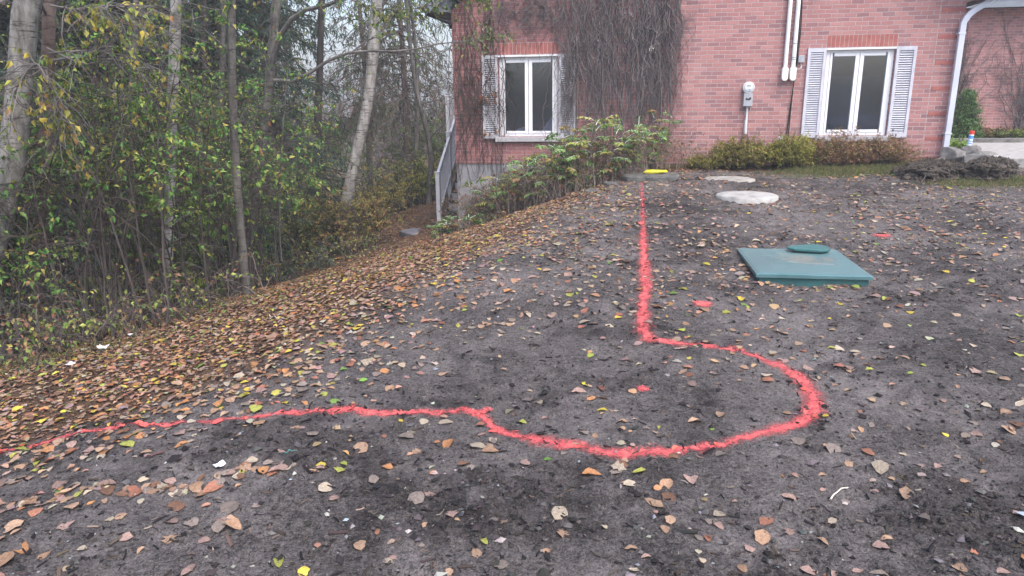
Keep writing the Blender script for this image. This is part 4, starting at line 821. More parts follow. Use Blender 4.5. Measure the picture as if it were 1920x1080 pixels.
# the left corner creeper
def sB(n): return np.clip(rng.choice([0.12, 0.3, 0.5, 0.66, 0.74, 0.2], n) + rng.normal(size=n) * 0.07, 0.02, 0.80)
climb('climbing_vine', 'brown bare creeper on the brick corner left of the left window', 85, sB, lambda n: U(1.5, 3.6, n), lambda n, s: U(-0.1, 1.6, n), lambda n: U(0.0, 0.05, n), 0.002, 0.006, None, 0, 'twig_brown')
climb('climbing_vine', 'thin bare creeper stems fringing the wall above the left window', 90, lambda n: U(0.75, 2.0, n), lambda n: U(2.9, 3.8, n), lambda n, s: U(2.35, 2.9, n), lambda n: U(0.0, 0.05, n), 0.0018, 0.005)
climb('climbing_vine', 'bare grey creeper stems draped over the shutter right of the left window', 26, lambda n: 1.98 + rng.normal(size=n) * 0.09, lambda n: U(2.0, 3.2, n), lambda n, s: U(0.7, 1.7, n), lambda n: U(0.03, 0.08, n), 0.002, 0.006, None, -0.03)
for k, (s0, lab) in enumerate(((9.9, 'bare creeper spreading over the set-back wing wall behind the small conifer'), (11.6, 'bare creeper fanning up the wing wall at the right edge'))):
    t = on_wall('climbing_vine', lab, 'climbing plant'); nst = 46; z = np.linspace(0.62, 3.3, 24); fan = rng.normal(size=nst) * 0.5
    P3 = np.stack([s0 + fan[:, None] * ((z - 0.6) / 2.6)[None, :] ** 0.7 + np.cumsum(rng.normal(size=(nst, 24)), 1) * 0.03 + 0.6 * U(0, 1, nst)[:, None] - 0.3, 5.5 - 0.02 - U(0, 0.05, nst)[:, None] + 0 * z[None], np.broadcast_to(z, (nst, 24)) * U(0.5, 1, nst)[:, None] + 0.3], -1)
    m = MB(); m.tubes(P3, taper(P3, 0.013, 0.004) * U(0.4, 1.1, (nst, 1)), 4)
    Q = shoots(P3, 420, 0.1, 1, 0.5, 7, -0.1, 0.8, 0.5, 0.2, 0.3); Q[..., 1] = np.clip(Q[..., 1], 5.40, 5.49); m.tubes(Q, taper(Q, 0.004, 0.002), 3); m.build('stems', 'vine_stem', t)
# few leftover russet leaves on creeper by the left shutter
m = MB(); S = np.stack([rng.choice([0.55, 0.62, 0.50, 0.74], 40) + rng.normal(size=40) * 0.03, U(-0.09, -0.03, 40), rng.choice([1.95, 1.62, 0.98, 1.55], 40) + rng.normal(size=40) * 0.05], -1)
m.leaves(S, rng.normal(size=(40, 3)) + (0, 0, -0.8), 0.07, 0.05, pick([(0.24, 0.10, 0.05), (0.18, 0.09, 0.055), (0.3, 0.14, 0.06)], 40), 0.3, 0.3)
m.build('withered_leaves', 'litter', bpy.data.objects['climbing_vine.001'], True)

def fronted(Q, dmax=-0.38):
    d = float((Q[0] - HO[0]) * HN[0] + (Q[1] - HO[1]) * HN[1]); s_ = float((Q[0] - HO[0]) * HU[0] + (Q[1] - HO[1]) * HU[1])
    return Q - HN * max(0.0, d - dmax) if -0.1 < s_ < 7.9 else Q
# ---- shrubs along the house
def arching(base, n, hgt, spread, npts=9, lean=(0, 0), rad=0.15):
    a = U(0, 2 * np.pi, n); S = np.stack([base[0] + rad * rng.normal(size=n), base[1] + rad * 0.6 * rng.normal(size=n), np.zeros(n)], -1); S[:, 2] = H(S[:, 0], S[:, 1]) - 0.02
    h = hgt * U(0.55, 1.1, n); tau = np.linspace(0, 1, npts)[None, :]
    X = S[:, :1] + (np.cos(a) * spread * U(0.3, 1, n) + lean[0])[:, None] * tau ** 1.6; Y = S[:, 1:2] + (np.sin(a) * spread * 0.7 * U(0.3, 1, n) + lean[1])[:, None] * tau ** 1.6
    Z = S[:, 2:] + h[:, None] * (tau - 0.18 * tau ** 3); P = np.stack([X, Y, Z], -1); w = np.cumsum(rng.normal(size=P.shape), 1) * 0.012; w[:, 0] = 0; return P + w
def pinnate_shrub(px, py, back, hgt, label, n=16, npin=30, brush=110, pal=PINN, spread=0.35, leaflen=0.30):
    Q = onground(px, py); Q = fronted(Q + np.array([0, back, 0]), -0.42); t = thing('leafy_shrub', label, 'shrub', (Q[0], Q[1], float(H(Q[0], Q[1]))), 0, 'shrubs along the house wall'); off = np.array([Q[0], Q[1], float(H(Q[0], Q[1]))])
    P = arching(Q, n, hgt, spread, lean=(0.05, -0.12)); B = arching(Q, brush, hgt * 0.72, spread * 1.25, rad=0.24)
    m = MB(); m.tubes(P - off, taper(P, 0.007, 0.003), 5); m.tubes(B - off, taper(B, 0.004, 0.0015), 3)
    tw = shoots(B, brush * 4, 0.2, 1, 0.22, 5, 0.1, 1, 0.6, 0.2, 0.2); m.tubes(tw - off, taper(tw, 0.0022, 0.0012), 3); m.build('stems', 'twig_tan', t)
    npin = int(npin * 1.35); L = shoots(P, npin, 0.14, 1.0, leaflen, 9, 0.42, 1.0, 0.3, 0.42, 0.06); m = MB(); m.tubes(L - off, taper(L, 0.003, 0.0015), 3); cl = []
    tint = pick(pal, npin, 0.15)
    for j, tt in enumerate(np.linspace(0.22, 0.98, 7)):
        S, T = lerp_path(L, np.arange(npin), np.full(npin, tt)); side = norm(np.cross(T, np.array([0, 0, 1.0]) + rng.normal(size=T.shape) * 0.15))
        for sg in (-1, 1):
            D = norm(side * sg + T * 0.55 + np.array([0, 0, -0.25]) + rng.normal(size=T.shape) * 0.12); c = np.clip(tint * (1 + 0.12 * rng.normal(size=(npin, 1))), 0.01, 0.8)
            m.leaves(S - off, D, leaflen * 0.30 * U(0.8, 1.15, npin) * (1 - 0.35 * abs(tt - 0.5)), leaflen * 0.125, c, 0.12, 0.12)
    m.build('fronds', 'foliage', t, True)
    S, D = onshoots(tw, 2, 0.3); keep = rng.random(len(S)) < 0.8; S, D = S[keep], D[keep]; m = MB(); m.leaves(S - off, D, U(0.025, 0.055, len(S)), 0.025, pick(RUSSET + [(0.26, 0.10, 0.065, 3), (0.14, 0.18, 0.05, 3)], len(S)), 0.3, 0.3); m.build('withered_leaves', 'litter', t, True)
    return t
for a in ((915, 413, 0.35, 1.0, 'low straggly shrub with yellowing leaves at the foundation corner', 8, 18),
          (955, 402, 0.35, 1.1, 'arching fern-leaved shrub before the bare grey foundation', 20, 44),
          (1005, 388, 0.40, 1.12, 'fern-leaved shrub under the left half of the left window', 20, 46),
          (1058, 374, 0.42, 1.25, 'tall green fern-leaved shrub below the shutter right of the left window', 24, 56),
          (1112, 358, 0.42, 1.2, 'bushy shrub with drooping green fronds under the hanging creeper', 24, 46),
          (1165, 345, 0.45, 1.1, 'browning twiggy shrub directly behind the stone step', 20, 28),
          (1232, 324, 0.35, 1.15, 'last slender shrub at the right end of the row, against open brick', 16, 34)):
    pinnate_shrub(a[0], a[1], a[2], a[3], a[4], a[5], a[6])
pinnate_shrub(852, 440, 0.15, 0.38, 'small green fern-leaved plant at the foot of the stairs', 10, 30, 20, [(0.07, 0.13, 0.04), (0.12, 0.18, 0.05), (0.25, 0.2, 0.05, 0.4)], 0.25, 0.24)

def dome_shrub(px, py, back, w, hgt, label, pal, name='low_shrub', stems=150, tiny=16, mat='twig_brown', leaf=0.022, group=None, dens=1.0, dpt=0.35):
    leaf *= 1.5; pal = [(min(0.6, p[0] * 1.25), min(0.6, p[1] * 1.25), p[2] * 1.2, *p[3:]) for p in pal]
    Q = fronted(onground(px, py) + np.array([0, back, 0])); z = float(H(Q[0], Q[1])); off = np.array([Q[0], Q[1], z]); t = thing(name, label, 'shrub', off, 0, group)
    n = stems; a = U(0, 2 * np.pi, n); q = np.sqrt(U(0, 1, n)); ex, ey = q * np.cos(a) * w, q * np.sin(a) * dpt; hh = hgt * np.sqrt(np.clip(1.05 - q ** 2 * 0.85, 0, 1)) * U(0.7, 1.08, n); tau = np.linspace(0, 1, 8)[None, :]
    P = np.stack([ex[:, None] * (0.35 + 0.65 * tau ** 1.3), ey[:, None] * (0.35 + 0.65 * tau ** 1.3), hh[:, None] * tau], -1); w_ = np.cumsum(rng.normal(size=P.shape), 1) * 0.010; w_[:, 0] = 0; P = P + w_
    m = MB(); m.tubes(P, taper(P, 0.003, 0.0012), 3); tw = shoots(P, n * 6, 0.3, 1, 0.13, 4, 0.25, 1, 0.6, 0.05, 0.15); m.tubes(tw, taper(tw, 0.0014, 0.0008), 3); m.build('stems', mat, t)
    S, D = onshoots(tw, int(tiny * dens), 0.1, 0.8, 0.0); cx = vnoise(S[:, 0] * 5 + px, S[:, 2] * 5 + S[:, 1] * 4) ; col = pick(pal, len(S)); col = np.clip(col * (1 + 0.8 * cx[:, None]), 0.01, 0.8)
    m = MB(); m.leaves(S + rng.normal(size=S.shape) * 0.008, D, leaf * U(0.6, 1.3, len(S)), leaf * 0.5, col, 0.2, 0.1); m.build('foliage', 'foliage', t, True); return t
dome_shrub(1392, 313, 0.40, 0.55, 0.44, 'rounded olive-green hedge shrub under the electricity meter', OLIVE, stems=170)
dome_shrub(1490, 314, 0.40, 0.55, 0.47, 'rounded yellow-green hedge shrub below the white pipes', [(0.13, 0.15, 0.03, 2), (0.21, 0.21, 0.04, 3), (0.29, 0.27, 0.055, 2), (0.21, 0.13, 0.06, 0.8)], stems=170)
dome_shrub(1595, 318, 0.42, 0.62, 0.50, 'sparse russet shrub under the right window', RUSSET, stems=130, tiny=9)
dome_shrub(1690, 318, 0.45, 0.50, 0.42, 'thin reddish shrub between the right window and the turf heaps', RUSSET, stems=90, tiny=7)
dome_shrub(1318, 312, 0.30, 0.25, 0.16, 'low tuft of yellowing weeds left of the hedge', OLIVE, stems=60, tiny=10)
dome_shrub(1788, 290, 0.15, 0.20, 0.14, 'small bright green weed tuft at the foot of the downspout', [(0.10, 0.17, 0.04), (0.15, 0.22, 0.05)], stems=50, tiny=6, leaf=0.05)
def bare_plant(px, py, back, hgt, label, n=5):
    Q = fronted(onground(px, py) + np.array([0, back, 0]), -0.18); off = np.array([Q[0], Q[1], float(H(Q[0], Q[1]))]); t = thing('bare_sapling', label, 'sapling', off); P = arching(Q, n, hgt, 0.22, rad=0.05, npts=12) - off
    tw = shoots(P, n * 9, 0.3, 1, 0.12, 5, 0.3, 1, 0.5, 0, 0.2); m = MB(); m.tubes(P, taper(P, 0.004, 0.0018), 4); m.tubes(tw, taper(tw, 0.002, 0.001), 3); m.build('stems', 'twig_brown', t)
    S, D = onshoots(tw, 1, 0.3); m = MB(); m.leaves(S, D, 0.02, 0.012, pick(RUSSET, len(S))); m.build('withered_leaves', 'litter', t, True)
bare_plant(1420, 313, 0.55, 0.85, 'thin bare sapling rising from the hedge right of the meter conduit', 4)
bare_plant(1478, 313, 0.55, 0.8, 'bare brown twigs rising from the hedge below the black cable', 5)
bare_plant(1300, 312, 0.6, 0.42, 'short bare branch leaning on the brick left of the hedge', 3)

# conifer by the wing, and plants in its bed
def conifer(name, label, base, hgt, rad, boughs, per, pal, cat='tree', zlow=0.05, nl=0.11, nw=0.018, trunk_r=0.05, droop=0.25, upt=0.0, group=None, bark='bark_dark', dead=0.0, zpow=1.3):
    base = np.asarray(base, float); t = thing(name, label, cat, base, 0, group)
    tr = np.array([[(0.0, 0, -0.3), (0.01 * hgt, 0, hgt * 0.33), (0.0, 0.01 * hgt, hgt * 0.66), (0, 0, hgt)]]); tr = resample(tr[0], 10)[None]; m = MB(); m.tubes(tr, taper(tr, trunk_r, trunk_r * 0.15), 10)
    z = zlow * hgt + (hgt * 0.97 - zlow * hgt) * U(0, 1, boughs) ** zpow; a = np.arange(boughs) * 2.39996 + U(-0.3, 0.3, boughs); L = rad * (1 - z / hgt) ** 0.75 * U(0.7, 1.1, boughs) + 0.05 * rad
    tau = np.linspace(0, 1, 8)[None, :]; rr = L[:, None] * tau; P = np.stack([np.cos(a)[:, None] * rr, np.sin(a)[:, None] * rr, z[:, None] + upt * rr - droop * L[:, None] * tau ** 1.5 + 0.12 * L[:, None] * tau ** 4], -1)
    m.tubes(P, taper(P, trunk_r * 0.16, 0.004), 4)
    S2 = shoots(P, boughs * 6, 0.1, 1, 0.28 * rad, 5, -0.15, 0.9, 0.6, 0.35, 0.08); m.tubes(S2, taper(S2, 0.005, 0.002), 3); m.build('trunk', bark, t)
    S, D = onshoots(S2, per, 0.05, 0.45, 0.25); ci = rng.random(len(S)); col = pick(pal, len(S)); m2 = MB()
    if dead: k = rng.random(len(S)) < dead; col[k] = pick([(0.13, 0.07, 0.045), (0.10, 0.06, 0.045)], int(k.sum()))
    m2.leaves(S + rng.normal(size=S.shape) * 0.02, D, nl * U(0.6, 1.3, len(S)), nw, col, 0.05, 0.1); m2.build('crown', 'needles', t, True); return t
B0 = at(1803, 266, 14.6); conifer('small_conifer', 'small bushy green conifer against the wing wall beside the downspout', (B0[0], B0[1], float(H(B0[0], B0[1]))), 0.98, 0.36, 150, 12, [(0.05, 0.12, 0.035), (0.08, 0.17, 0.05), (0.11, 0.20, 0.06)], 'shrub', 0.03, 0.06, 0.016, 0.02, 0.05, 0.15, None, 'bark_dark', 0.0, 1.0)
for k, (px, w, hgt, lab, pal) in enumerate(((1846, 0.5, 0.25, 'brown withered bed plant right of the small conifer', RUSSET), (1872, 0.5, 0.16, 'low pale green ground plant behind the kerb', OLIVE), (1908, 0.55, 0.24, 'dark green low plant at the right edge of the bed', GREEN))):
    Q = at(px, 262, 14.9 - 0.15 * k); z = float(H(Q[0], Q[1])); off = np.array([Q[0], Q[1], z])
    t = thing('bed_plant', lab, 'plant', off); n = 90; a = U(0, 6.28, n); q = np.sqrt(U(0, 1, n)); P = np.stack([np.stack([q * np.cos(a) * w * f, q * np.sin(a) * 0.3 * f, hgt * U(0.5, 1, n) * f], -1) for f in np.linspace(0, 1, 6)], 1)
    m = MB(); m.tubes(P, 0.003, 3); m.build('stems', 'twig_brown', t); S, D = onshoots(P, 18, 0.2, 0.9, 0); m = MB(); m.leaves(S, D, 0.05, 0.028, pick(pal, len(S))); m.build('foliage', 'foliage', t, True)

# ---- woodland on the left
def tree(name, label, path, r0, r1, bark, limbs=10, limb_len=1.6, zl=(0.35, 1.0), twigs=10, leafn=0, pal=YELLOWG, leaf=0.05, cat='tree', sides=12, up=0.35, group=None, extra=None, twl=0.6, droop=0.25):
    P = resample(np.asarray(path, float), 24)[None]; off = P[0, 0].copy(); P = P - off; t = thing(name, label, cat, off, 0, group)
    R = np.linspace(r0, r1, 24)[None] * (1 + 0.05 * rng.normal(size=(1, 24))); R[0, 0] *= 1.35; R[0, 1] *= 1.12
    m = MB(); m.tubes(P, R, sides); m.build('trunk', bark, t, smooth=True)
    m = MB(); Ls = []
    if limbs:
        L = shoots(P, limbs, zl[0], zl[1], limb_len, 10, up, 1.0, 0.25, droop, 0.18); m.tubes(L, taper(L, r1 * 0.28 + 0.005, 0.004), 6); Ls.append(L)
    if extra is not None:
        for e, ra in extra:
            E_ = resample(np.asarray(e, float), 10)[None] - off; m.tubes(E_, np.linspace(ra, ra * 0.25, 10)[None], 7); Ls.append(E_)
    if Ls:
        L = np.concatenate(Ls); B = shoots(L, len(L) * twigs // 2, 0.2, 1, twl, 8, 0.1, 1, 0.7, 0.3, 0.2); T2 = shoots(B, len(B) * 3, 0.2, 1, twl * 0.5, 6, 0.0, 1, 0.7, 0.35, 0.2)
        m.tubes(B, taper(B, 0.006, 0.0025), 4); m.tubes(T2, taper(T2, 0.0028, 0.0013), 3); m.build('crown', 'twig_grey' if 'birch' in bark or 'grey' in bark else 'twig_brown', t)
        if leafn:
            S, D = onshoots(T2, leafn, 0.2, 0.8, 0.35); m = MB(); m.leaves(S, D, leaf * U(0.7, 1.25, len(S)), leaf * 0.62, pick(pal, len(S)), 0.2, 0.2); m.build('foliage', 'foliage', t, True)
    return t
def pxpath(pts, Y): return [at(x, y, Y if np.isscalar(Y) else Y[i]) for i, (x, y) in enumerate(pts)]
def rooted(path, top=9.0):
    p = np.array(path); g = p[0].copy(); g[2] = float(H(g[0], g[1])) - 0.15
    if p[0][2] > g[2] + 0.05: p = np.concatenate([[g], p])
    d = p[-1] - p[-2]; d = d / max(d[2], 0.2); h = top - p[-1][2]
    return np.concatenate([p, [p[-1] + d * h * 0.4, p[-1] + d * h * 0.8 + (0.1, 0.1, 0)]])
tree('birch_tree', 'thick pale birch trunk leaning at the far left edge', rooted(pxpath([(-40, 560), (-2, 430), (20, 320), (34, 200), (52, 0), (64, -60)], 5.9), 9), 0.115, 0.05, 'bark_birch', 16, 1.7, (0.25, 1), 12, 2, YELLOWG, 0.055)
tree('birch_tree', 'slim reddish-brown trunk right of the leaning birch', rooted(pxpath([(68, 690), (72, 560), (80, 400), (88, 200), (93, 0), (96, -60)], 6.3), 8), 0.062, 0.025, 'bark_brown', 18, 1.3, (0.2, 1), 12, 1, YELLOWG, 0.055)
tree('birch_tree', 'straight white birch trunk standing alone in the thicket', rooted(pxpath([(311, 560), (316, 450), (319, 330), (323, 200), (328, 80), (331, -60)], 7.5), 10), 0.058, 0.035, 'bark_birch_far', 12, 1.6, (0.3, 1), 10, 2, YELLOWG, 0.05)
tree('slender_tree', 'slender grey-brown trunk bending at the edge of the leaf bank', rooted(pxpath([(462, 555), (455, 470), (449, 400), (441, 300), (437, 200), (434, 60), (432, -60)], 8.1), 10), 0.05, 0.026, 'bark_grey', 14, 1.5, (0.25, 1), 10, 3, GREEN, 0.055)
T5 = rooted(pxpath([(462, 505), (470, 420), (483, 340), (498, 220), (508, 120), (520, -20)], 10.6), 11)
LIMB1 = pxpath([(506, 150), (560, 150), (600, 122), (650, 100), (700, 95), (760, 96), (810, 84), (860, 78)], [10.6, 10.6, 10.6, 10.6, 10.6, 10.6, 10.6, 10.6])
LIMB2 = pxpath([(505, 140), (530, 60), (560, 24), (620, 8), (680, -20), (760, -40)], [10.6, 10.4, 10.2, 10.0, 9.8, 9.6]); LIMB3 = pxpath([(660, 98), (690, 75), (730, 65), (752, 58)], [10.6, 10.6, 10.5, 10.4]); LIMB4 = pxpath([(690, 95), (780, 100), (830, 97), (858, 88)], [10.6, 10.6, 10.5, 10.5])
tree('grey_tree', 'broad grey trunk with long limbs reaching toward the house', T5, 0.075, 0.045, 'bark_grey', 10, 1.6, (0.35, 1), 8, 3, GREEN, 0.055, extra=[(LIMB1, 0.030), (LIMB2, 0.045), (LIMB3, 0.014), (LIMB4, 0.012)], twl=0.42)
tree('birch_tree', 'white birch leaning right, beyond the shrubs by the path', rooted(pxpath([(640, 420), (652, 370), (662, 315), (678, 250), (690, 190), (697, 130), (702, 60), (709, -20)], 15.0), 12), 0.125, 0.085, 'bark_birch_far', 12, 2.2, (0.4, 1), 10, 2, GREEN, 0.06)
# leafy sprays hanging in front of the wall corner and at the top of the frame
def spray(label, pts, Y, n, leaf, pal, spreadl=0.35, name='leafy_branch', rad=0.008):
    e = resample(np.array(pxpath(pts, Y)), 10); return e
SP = [(spray('', [(858, 80), (880, 76), (905, 68), (935, 62)], 10.5, 0, 0, 0), 40, 0.055, [(0.13, 0.17, 0.07), (0.2, 0.23, 0.12), (0.09, 0.13, 0.04), (0.25, 0.24, 0.08, 0.5)], 0.28),
      (spray('', [(640, -10), (690, 12), (740, 18), (800, 12), (850, -5)], 9.6, 0, 0, 0), 60, 0.06, [(0.08, 0.14, 0.03), (0.12, 0.17, 0.04), (0.2, 0.2, 0.05)], 0.35),
      (spray('', [(880, -18), (905, -2), (930, 2)], 9.8, 0, 0, 0), 12, 0.06, [(0.13, 0.20, 0.04), (0.18, 0.22, 0.05)], 0.2)]
g5 = [o for o in bpy.data.objects if o.name == 'grey_tree'][0]; off5 = np.array(g5.location)
m = MB(); mt = MB()
for e, n, leaf, pal, sl in SP:
    E_ = e[None] - off5; mt.tubes(E_, np.linspace(0.008, 0.003, 10)[None], 5); tw = shoots(E_, n, 0.1, 1, sl, 6, 0.05, 1, 0.6, 0.35, 0.15); mt.tubes(tw, taper(tw, 0.003, 0.0013), 3); S, D = onshoots(tw, 6, 0.2, 0.7, 0.3); m.leaves(S, D, leaf * U(0.7, 1.2, len(S)), leaf * 0.6, pick(pal, len(S)), 0.2, 0.2)
mt.build('sprays', 'twig_grey', g5); m.build('branch_leaves', 'foliage', g5, True)
b2 = bpy.data.objects['birch_tree.001']; off2 = np.array(b2.location); m = MB(); mt = MB()
for pts, Y, n, leaf, sl in (([(95, 10), (150, 18), (210, 10), (280, 25)], 5.6, 26, 0.055, 0.3), ([(92, 100), (150, 95), (230, 92), (300, 60)], 5.8, 10, 0.05, 0.4), ([(88, 150), (70, 120), (40, 150), (15, 210)], 5.2, 16, 0.055, 0.35), ([(86, 130), (95, 160), (110, 190), (112, 230), (105, 270)], 5.5, 26, 0.06, 0.22), ([(88, 90), (160, 120), (215, 110), (260, 130)], 6.0, 6, 0.05, 0.5),
                            ([(215, 20), (235, 60), (246, 100), (243, 160), (245, 230), (252, 330)], 6.4, 14, 0.05, 0.4)):
    E_ = resample(np.array(pxpath(pts, Y)), 10)[None] - off2; mt.tubes(E_, np.linspace(0.009, 0.003, 10)[None], 6); tw = shoots(E_, n * 2, 0.1, 1, sl, 7, 0.0, 1, 0.7, 0.35, 0.25); t3 = shoots(tw, n * 3, 0.2, 1, sl * 0.5, 5, 0, 1, 0.7, 0.3, 0.2); mt.tubes(tw, taper(tw, 0.004, 0.0016), 4); mt.tubes(t3, taper(t3, 0.002, 0.001), 3)
    S, D = onshoots(tw[:n], 4, 0.3, 0.5, 0.9); m.leaves(S, D, leaf * U(0.7, 1.2, len(S)), leaf * 0.68, pick([(0.16, 0.20, 0.045, 2), (0.30, 0.29, 0.06, 2), (0.42, 0.34, 0.06, 1.3), (0.34, 0.2, 0.07, 0.7)], len(S)), 0.2, 0.2)
mt.build('sprays', 'twig_grey', b2); m.build('branch_leaves', 'foliage', b2, True)

# thin stems and saplings
def stem(name, label, pts, Y, r, bark, leafn=0, pal=GREEN, limbs=8, top=None):
    p = pxpath(pts, Y); p = rooted(p, top) if top else p; return tree(name, label, p, r, r * 0.5, bark, limbs, 0.7, (0.25, 1), 8, leafn, pal, 0.045, 'sapling', 7, 0.3, None, None, 0.35)
stem('leaning_stem', 'pale leaning bare stem at the lower left corner of the thicket', [(58, 690), (40, 640), (22, 595), (0, 565), (-40, 530)], 5.9, 0.022, 'bark_grey', 0, limbs=4)
stem('forked_sapling', 'forked brown sapling in front of the dark conifers', [(112, 682), (118, 600), (122, 550), (108, 490), (92, 440), (84, 380)], 6.5, 0.026, 'bark_brown', 0, limbs=7)
stem('leaning_stem', 'long brown stem slanting up right from the forked sapling', [(121, 548), (150, 505), (180, 450), (205, 380), (230, 330)], 6.6, 0.018, 'bark_brown', 0, limbs=7)
stem('leaning_stem', 'bare stem slanting low across the thicket beside the bramble', [(175, 600), (215, 555), (250, 515), (300, 470), (350, 440)], 7.2, 0.020, 'twig_tan', 0, limbs=6)
stem('slender_sapling', 'thin upright sapling with a few green leaves right of the white birch', [(198, 615), (192, 520), (196, 430), (205, 350), (215, 250), (235, 140)], 7.6, 0.016, 'bark_brown', 1)
stem('slender_sapling', 'thin grey upright sapling between the grey trunk and the shrubs', [(528, 490), (524, 430), (526, 350), (530, 250), (540, 120)], 10.4, 0.014, 'bark_grey', 2)
stem('slender_sapling', 'thin dark sapling between the two slender trunks', [(382, 520), (384, 420), (386, 300), (383, 150), (384, -20)], 11.5, 0.045, 'bark_dark', 1, limbs=12, top=7)
stem('slender_sapling', 'dark trunk behind the leaning white birch', [(598, 400), (600, 330), (596, 250), (600, 120), (604, -20)], 16.5, 0.10, 'bark_dark', 1, limbs=12, top=8)
stem('slender_sapling', 'dim thin trunk deep in the thicket left of the white birch', [(240, 560), (244, 420), (250, 260), (252, 100), (256, -30)], 10.5, 0.05, 'bark_grey', 1, limbs=10, top=8)
stem('slender_sapling', 'dim grey trunk left of the slender bent trunk', [(410, 540), (408, 420), (412, 250), (418, 90), (420, -30)], 12.5, 0.06, 'bark_grey', 1, limbs=10, top=8)

# understory bushes: green leaves in tiers, brown brush below
def bush(px, py, back, hgt, spread, label, pal, n=22, tw=9, per=3, leaf=0.05, name='woodland_bush', bark='twig_brown', dens=1.0, lowbare=0.25, group=None):
    Q = onground(px, py) + np.array([0, back, 0]); z = float(H(Q[0], Q[1])); off = np.array([Q[0], Q[1], z]); t = thing(name, label, 'bush', off, 0, group)
    P = arching(Q, n, hgt, spread, 10, rad=spread * 0.3) - off; B = shoots(P, n * tw, lowbare, 1, hgt * 0.27, 7, 0.12, 1, 0.5, 0.25, 0.15); T2 = shoots(B, n * tw * 2, 0.2, 1, hgt * 0.12, 5, 0.1, 1, 0.6, 0.2, 0.15)
    m = MB(); m.tubes(P, taper(P, 0.011, 0.004), 5); m.tubes(B, taper(B, 0.004, 0.0018), 3); m.tubes(T2, taper(T2, 0.0022, 0.0012), 3); m.build('stems', bark, t)
    if per:
        S, D = onshoots(T2, per, 0.15, 0.8, 0.3); c = vnoise(S[:, 0] * 2.5 + px, S[:, 2] * 2.5 + S[:, 1] * 1.5); k = c + rng.normal(size=len(S)) * 0.10 > (0.18 - 0.4 * dens * (0.55 if hgt > 1.9 else 1.0)); S, D = S[k], D[k]
        m = MB(); m.leaves(S, D, leaf * U(0.6, 1.25, len(S)), leaf * 0.6, np.clip(pick(pal, len(S)) * (1 + 0.6 * c[k][:, None]), 0.01, 0.8), 0.2, 0.15); m.build('foliage', 'foliage', t, True)
    return t
BUSH = [(60, 690, 0.9, 2.6, 0.9, 'tall leafy bush behind the leaning stem at far left', GREEN, 0.9), (190, 640, 0.9, 3.5, 0.9, 'tall green leafy bush filling the gap left of the white birch', GREEN, 1.3), (300, 600, 0.6, 1.5, 0.6, 'bright green leafy bush at the foot of the white birch', [(0.09, 0.15, 0.03, 3), (0.13, 0.19, 0.035, 2), (0.2, 0.22, 0.05, 1)], 1.1),
        (380, 575, 1.1, 3.3, 0.9, 'tall green bush between the white birch and the bent trunk', GREEN, 1.3), (420, 560, 0.5, 1.3, 0.6, 'leafy green bush left of the bent trunk foot', [(0.09, 0.14, 0.03, 3), (0.14, 0.18, 0.04, 2)], 0.8),
        (520, 520, 0.7, 1.9, 0.8, 'yellow-green bush right of the bent trunk', [(0.08, 0.12, 0.025, 3), (0.14, 0.16, 0.04, 2), (0.24, 0.22, 0.05, 1)], 1.1), (590, 498, 0.5, 1.4, 0.75, 'dense olive bush at the edge of the leaf bank', OLIVE, 1.6), (665, 476, 0.4, 1.3, 0.8, 'rust and green bush nearest the path', [(0.30, 0.17, 0.08, 3), (0.24, 0.22, 0.06, 3), (0.36, 0.24, 0.10, 2), (0.17, 0.20, 0.05, 2)], 1.9),
        (560, 455, 2.2, 3.4, 1.0, 'green bush deeper in, left of the leaning birch', GREEN, 1.2), (700, 440, 1.2, 1.35, 0.8, 'golden-leaved bush right of the leaning birch', [(0.42, 0.33, 0.09, 3), (0.32, 0.28, 0.08, 2), (0.19, 0.21, 0.055, 2)], 1.2),
        (748, 402, 0.8, 1.5, 0.8, 'pale green and yellow bush where the path bends', [(0.25, 0.28, 0.09, 2), (0.38, 0.33, 0.12, 2), (0.14, 0.20, 0.06, 2)], 1.2), (796, 388, 0.9, 1.35, 0.8, 'yellow-green bush left of the stair railing', [(0.24, 0.30, 0.05, 3), (0.42, 0.39, 0.06, 2), (0.14, 0.20, 0.05, 2)], 1.3), (815, 375, 2.2, 2.3, 1.0, 'hazy green bush behind the stair railing', [(0.15, 0.24, 0.09, 3), (0.22, 0.29, 0.11, 2), (0.28, 0.27, 0.11, 1)], 1.3),
        (690, 420, 4.0, 2.6, 1.2, 'dark green bush behind the golden one', GREEN, 1.2), (470, 520, 2.6, 3.9, 1.1, 'tall dark green bush behind the broad grey trunk', GREEN, 1.0), (130, 650, 2.4, 4.0, 1.1, 'tall shaded bush behind the forked sapling', GREEN, 1.0), (280, 600, 2.6, 4.2, 1.1, 'tall shaded bush behind the white birch', GREEN, 1.1), (-120, 720, 0.8, 2.6, 1.0, 'leafy bush at the extreme left behind the birch', GREEN, 1.0)]
for k, b in enumerate(BUSH): bush(b[0], b[1], b[2], b[3], b[4], b[5], b[6], n=24, tw=9, per=12, lowbare=0.42 if b[3] > 2.2 else 0.2, leaf=0.052 if b[2] < 2 else 0.065, dens=b[7])
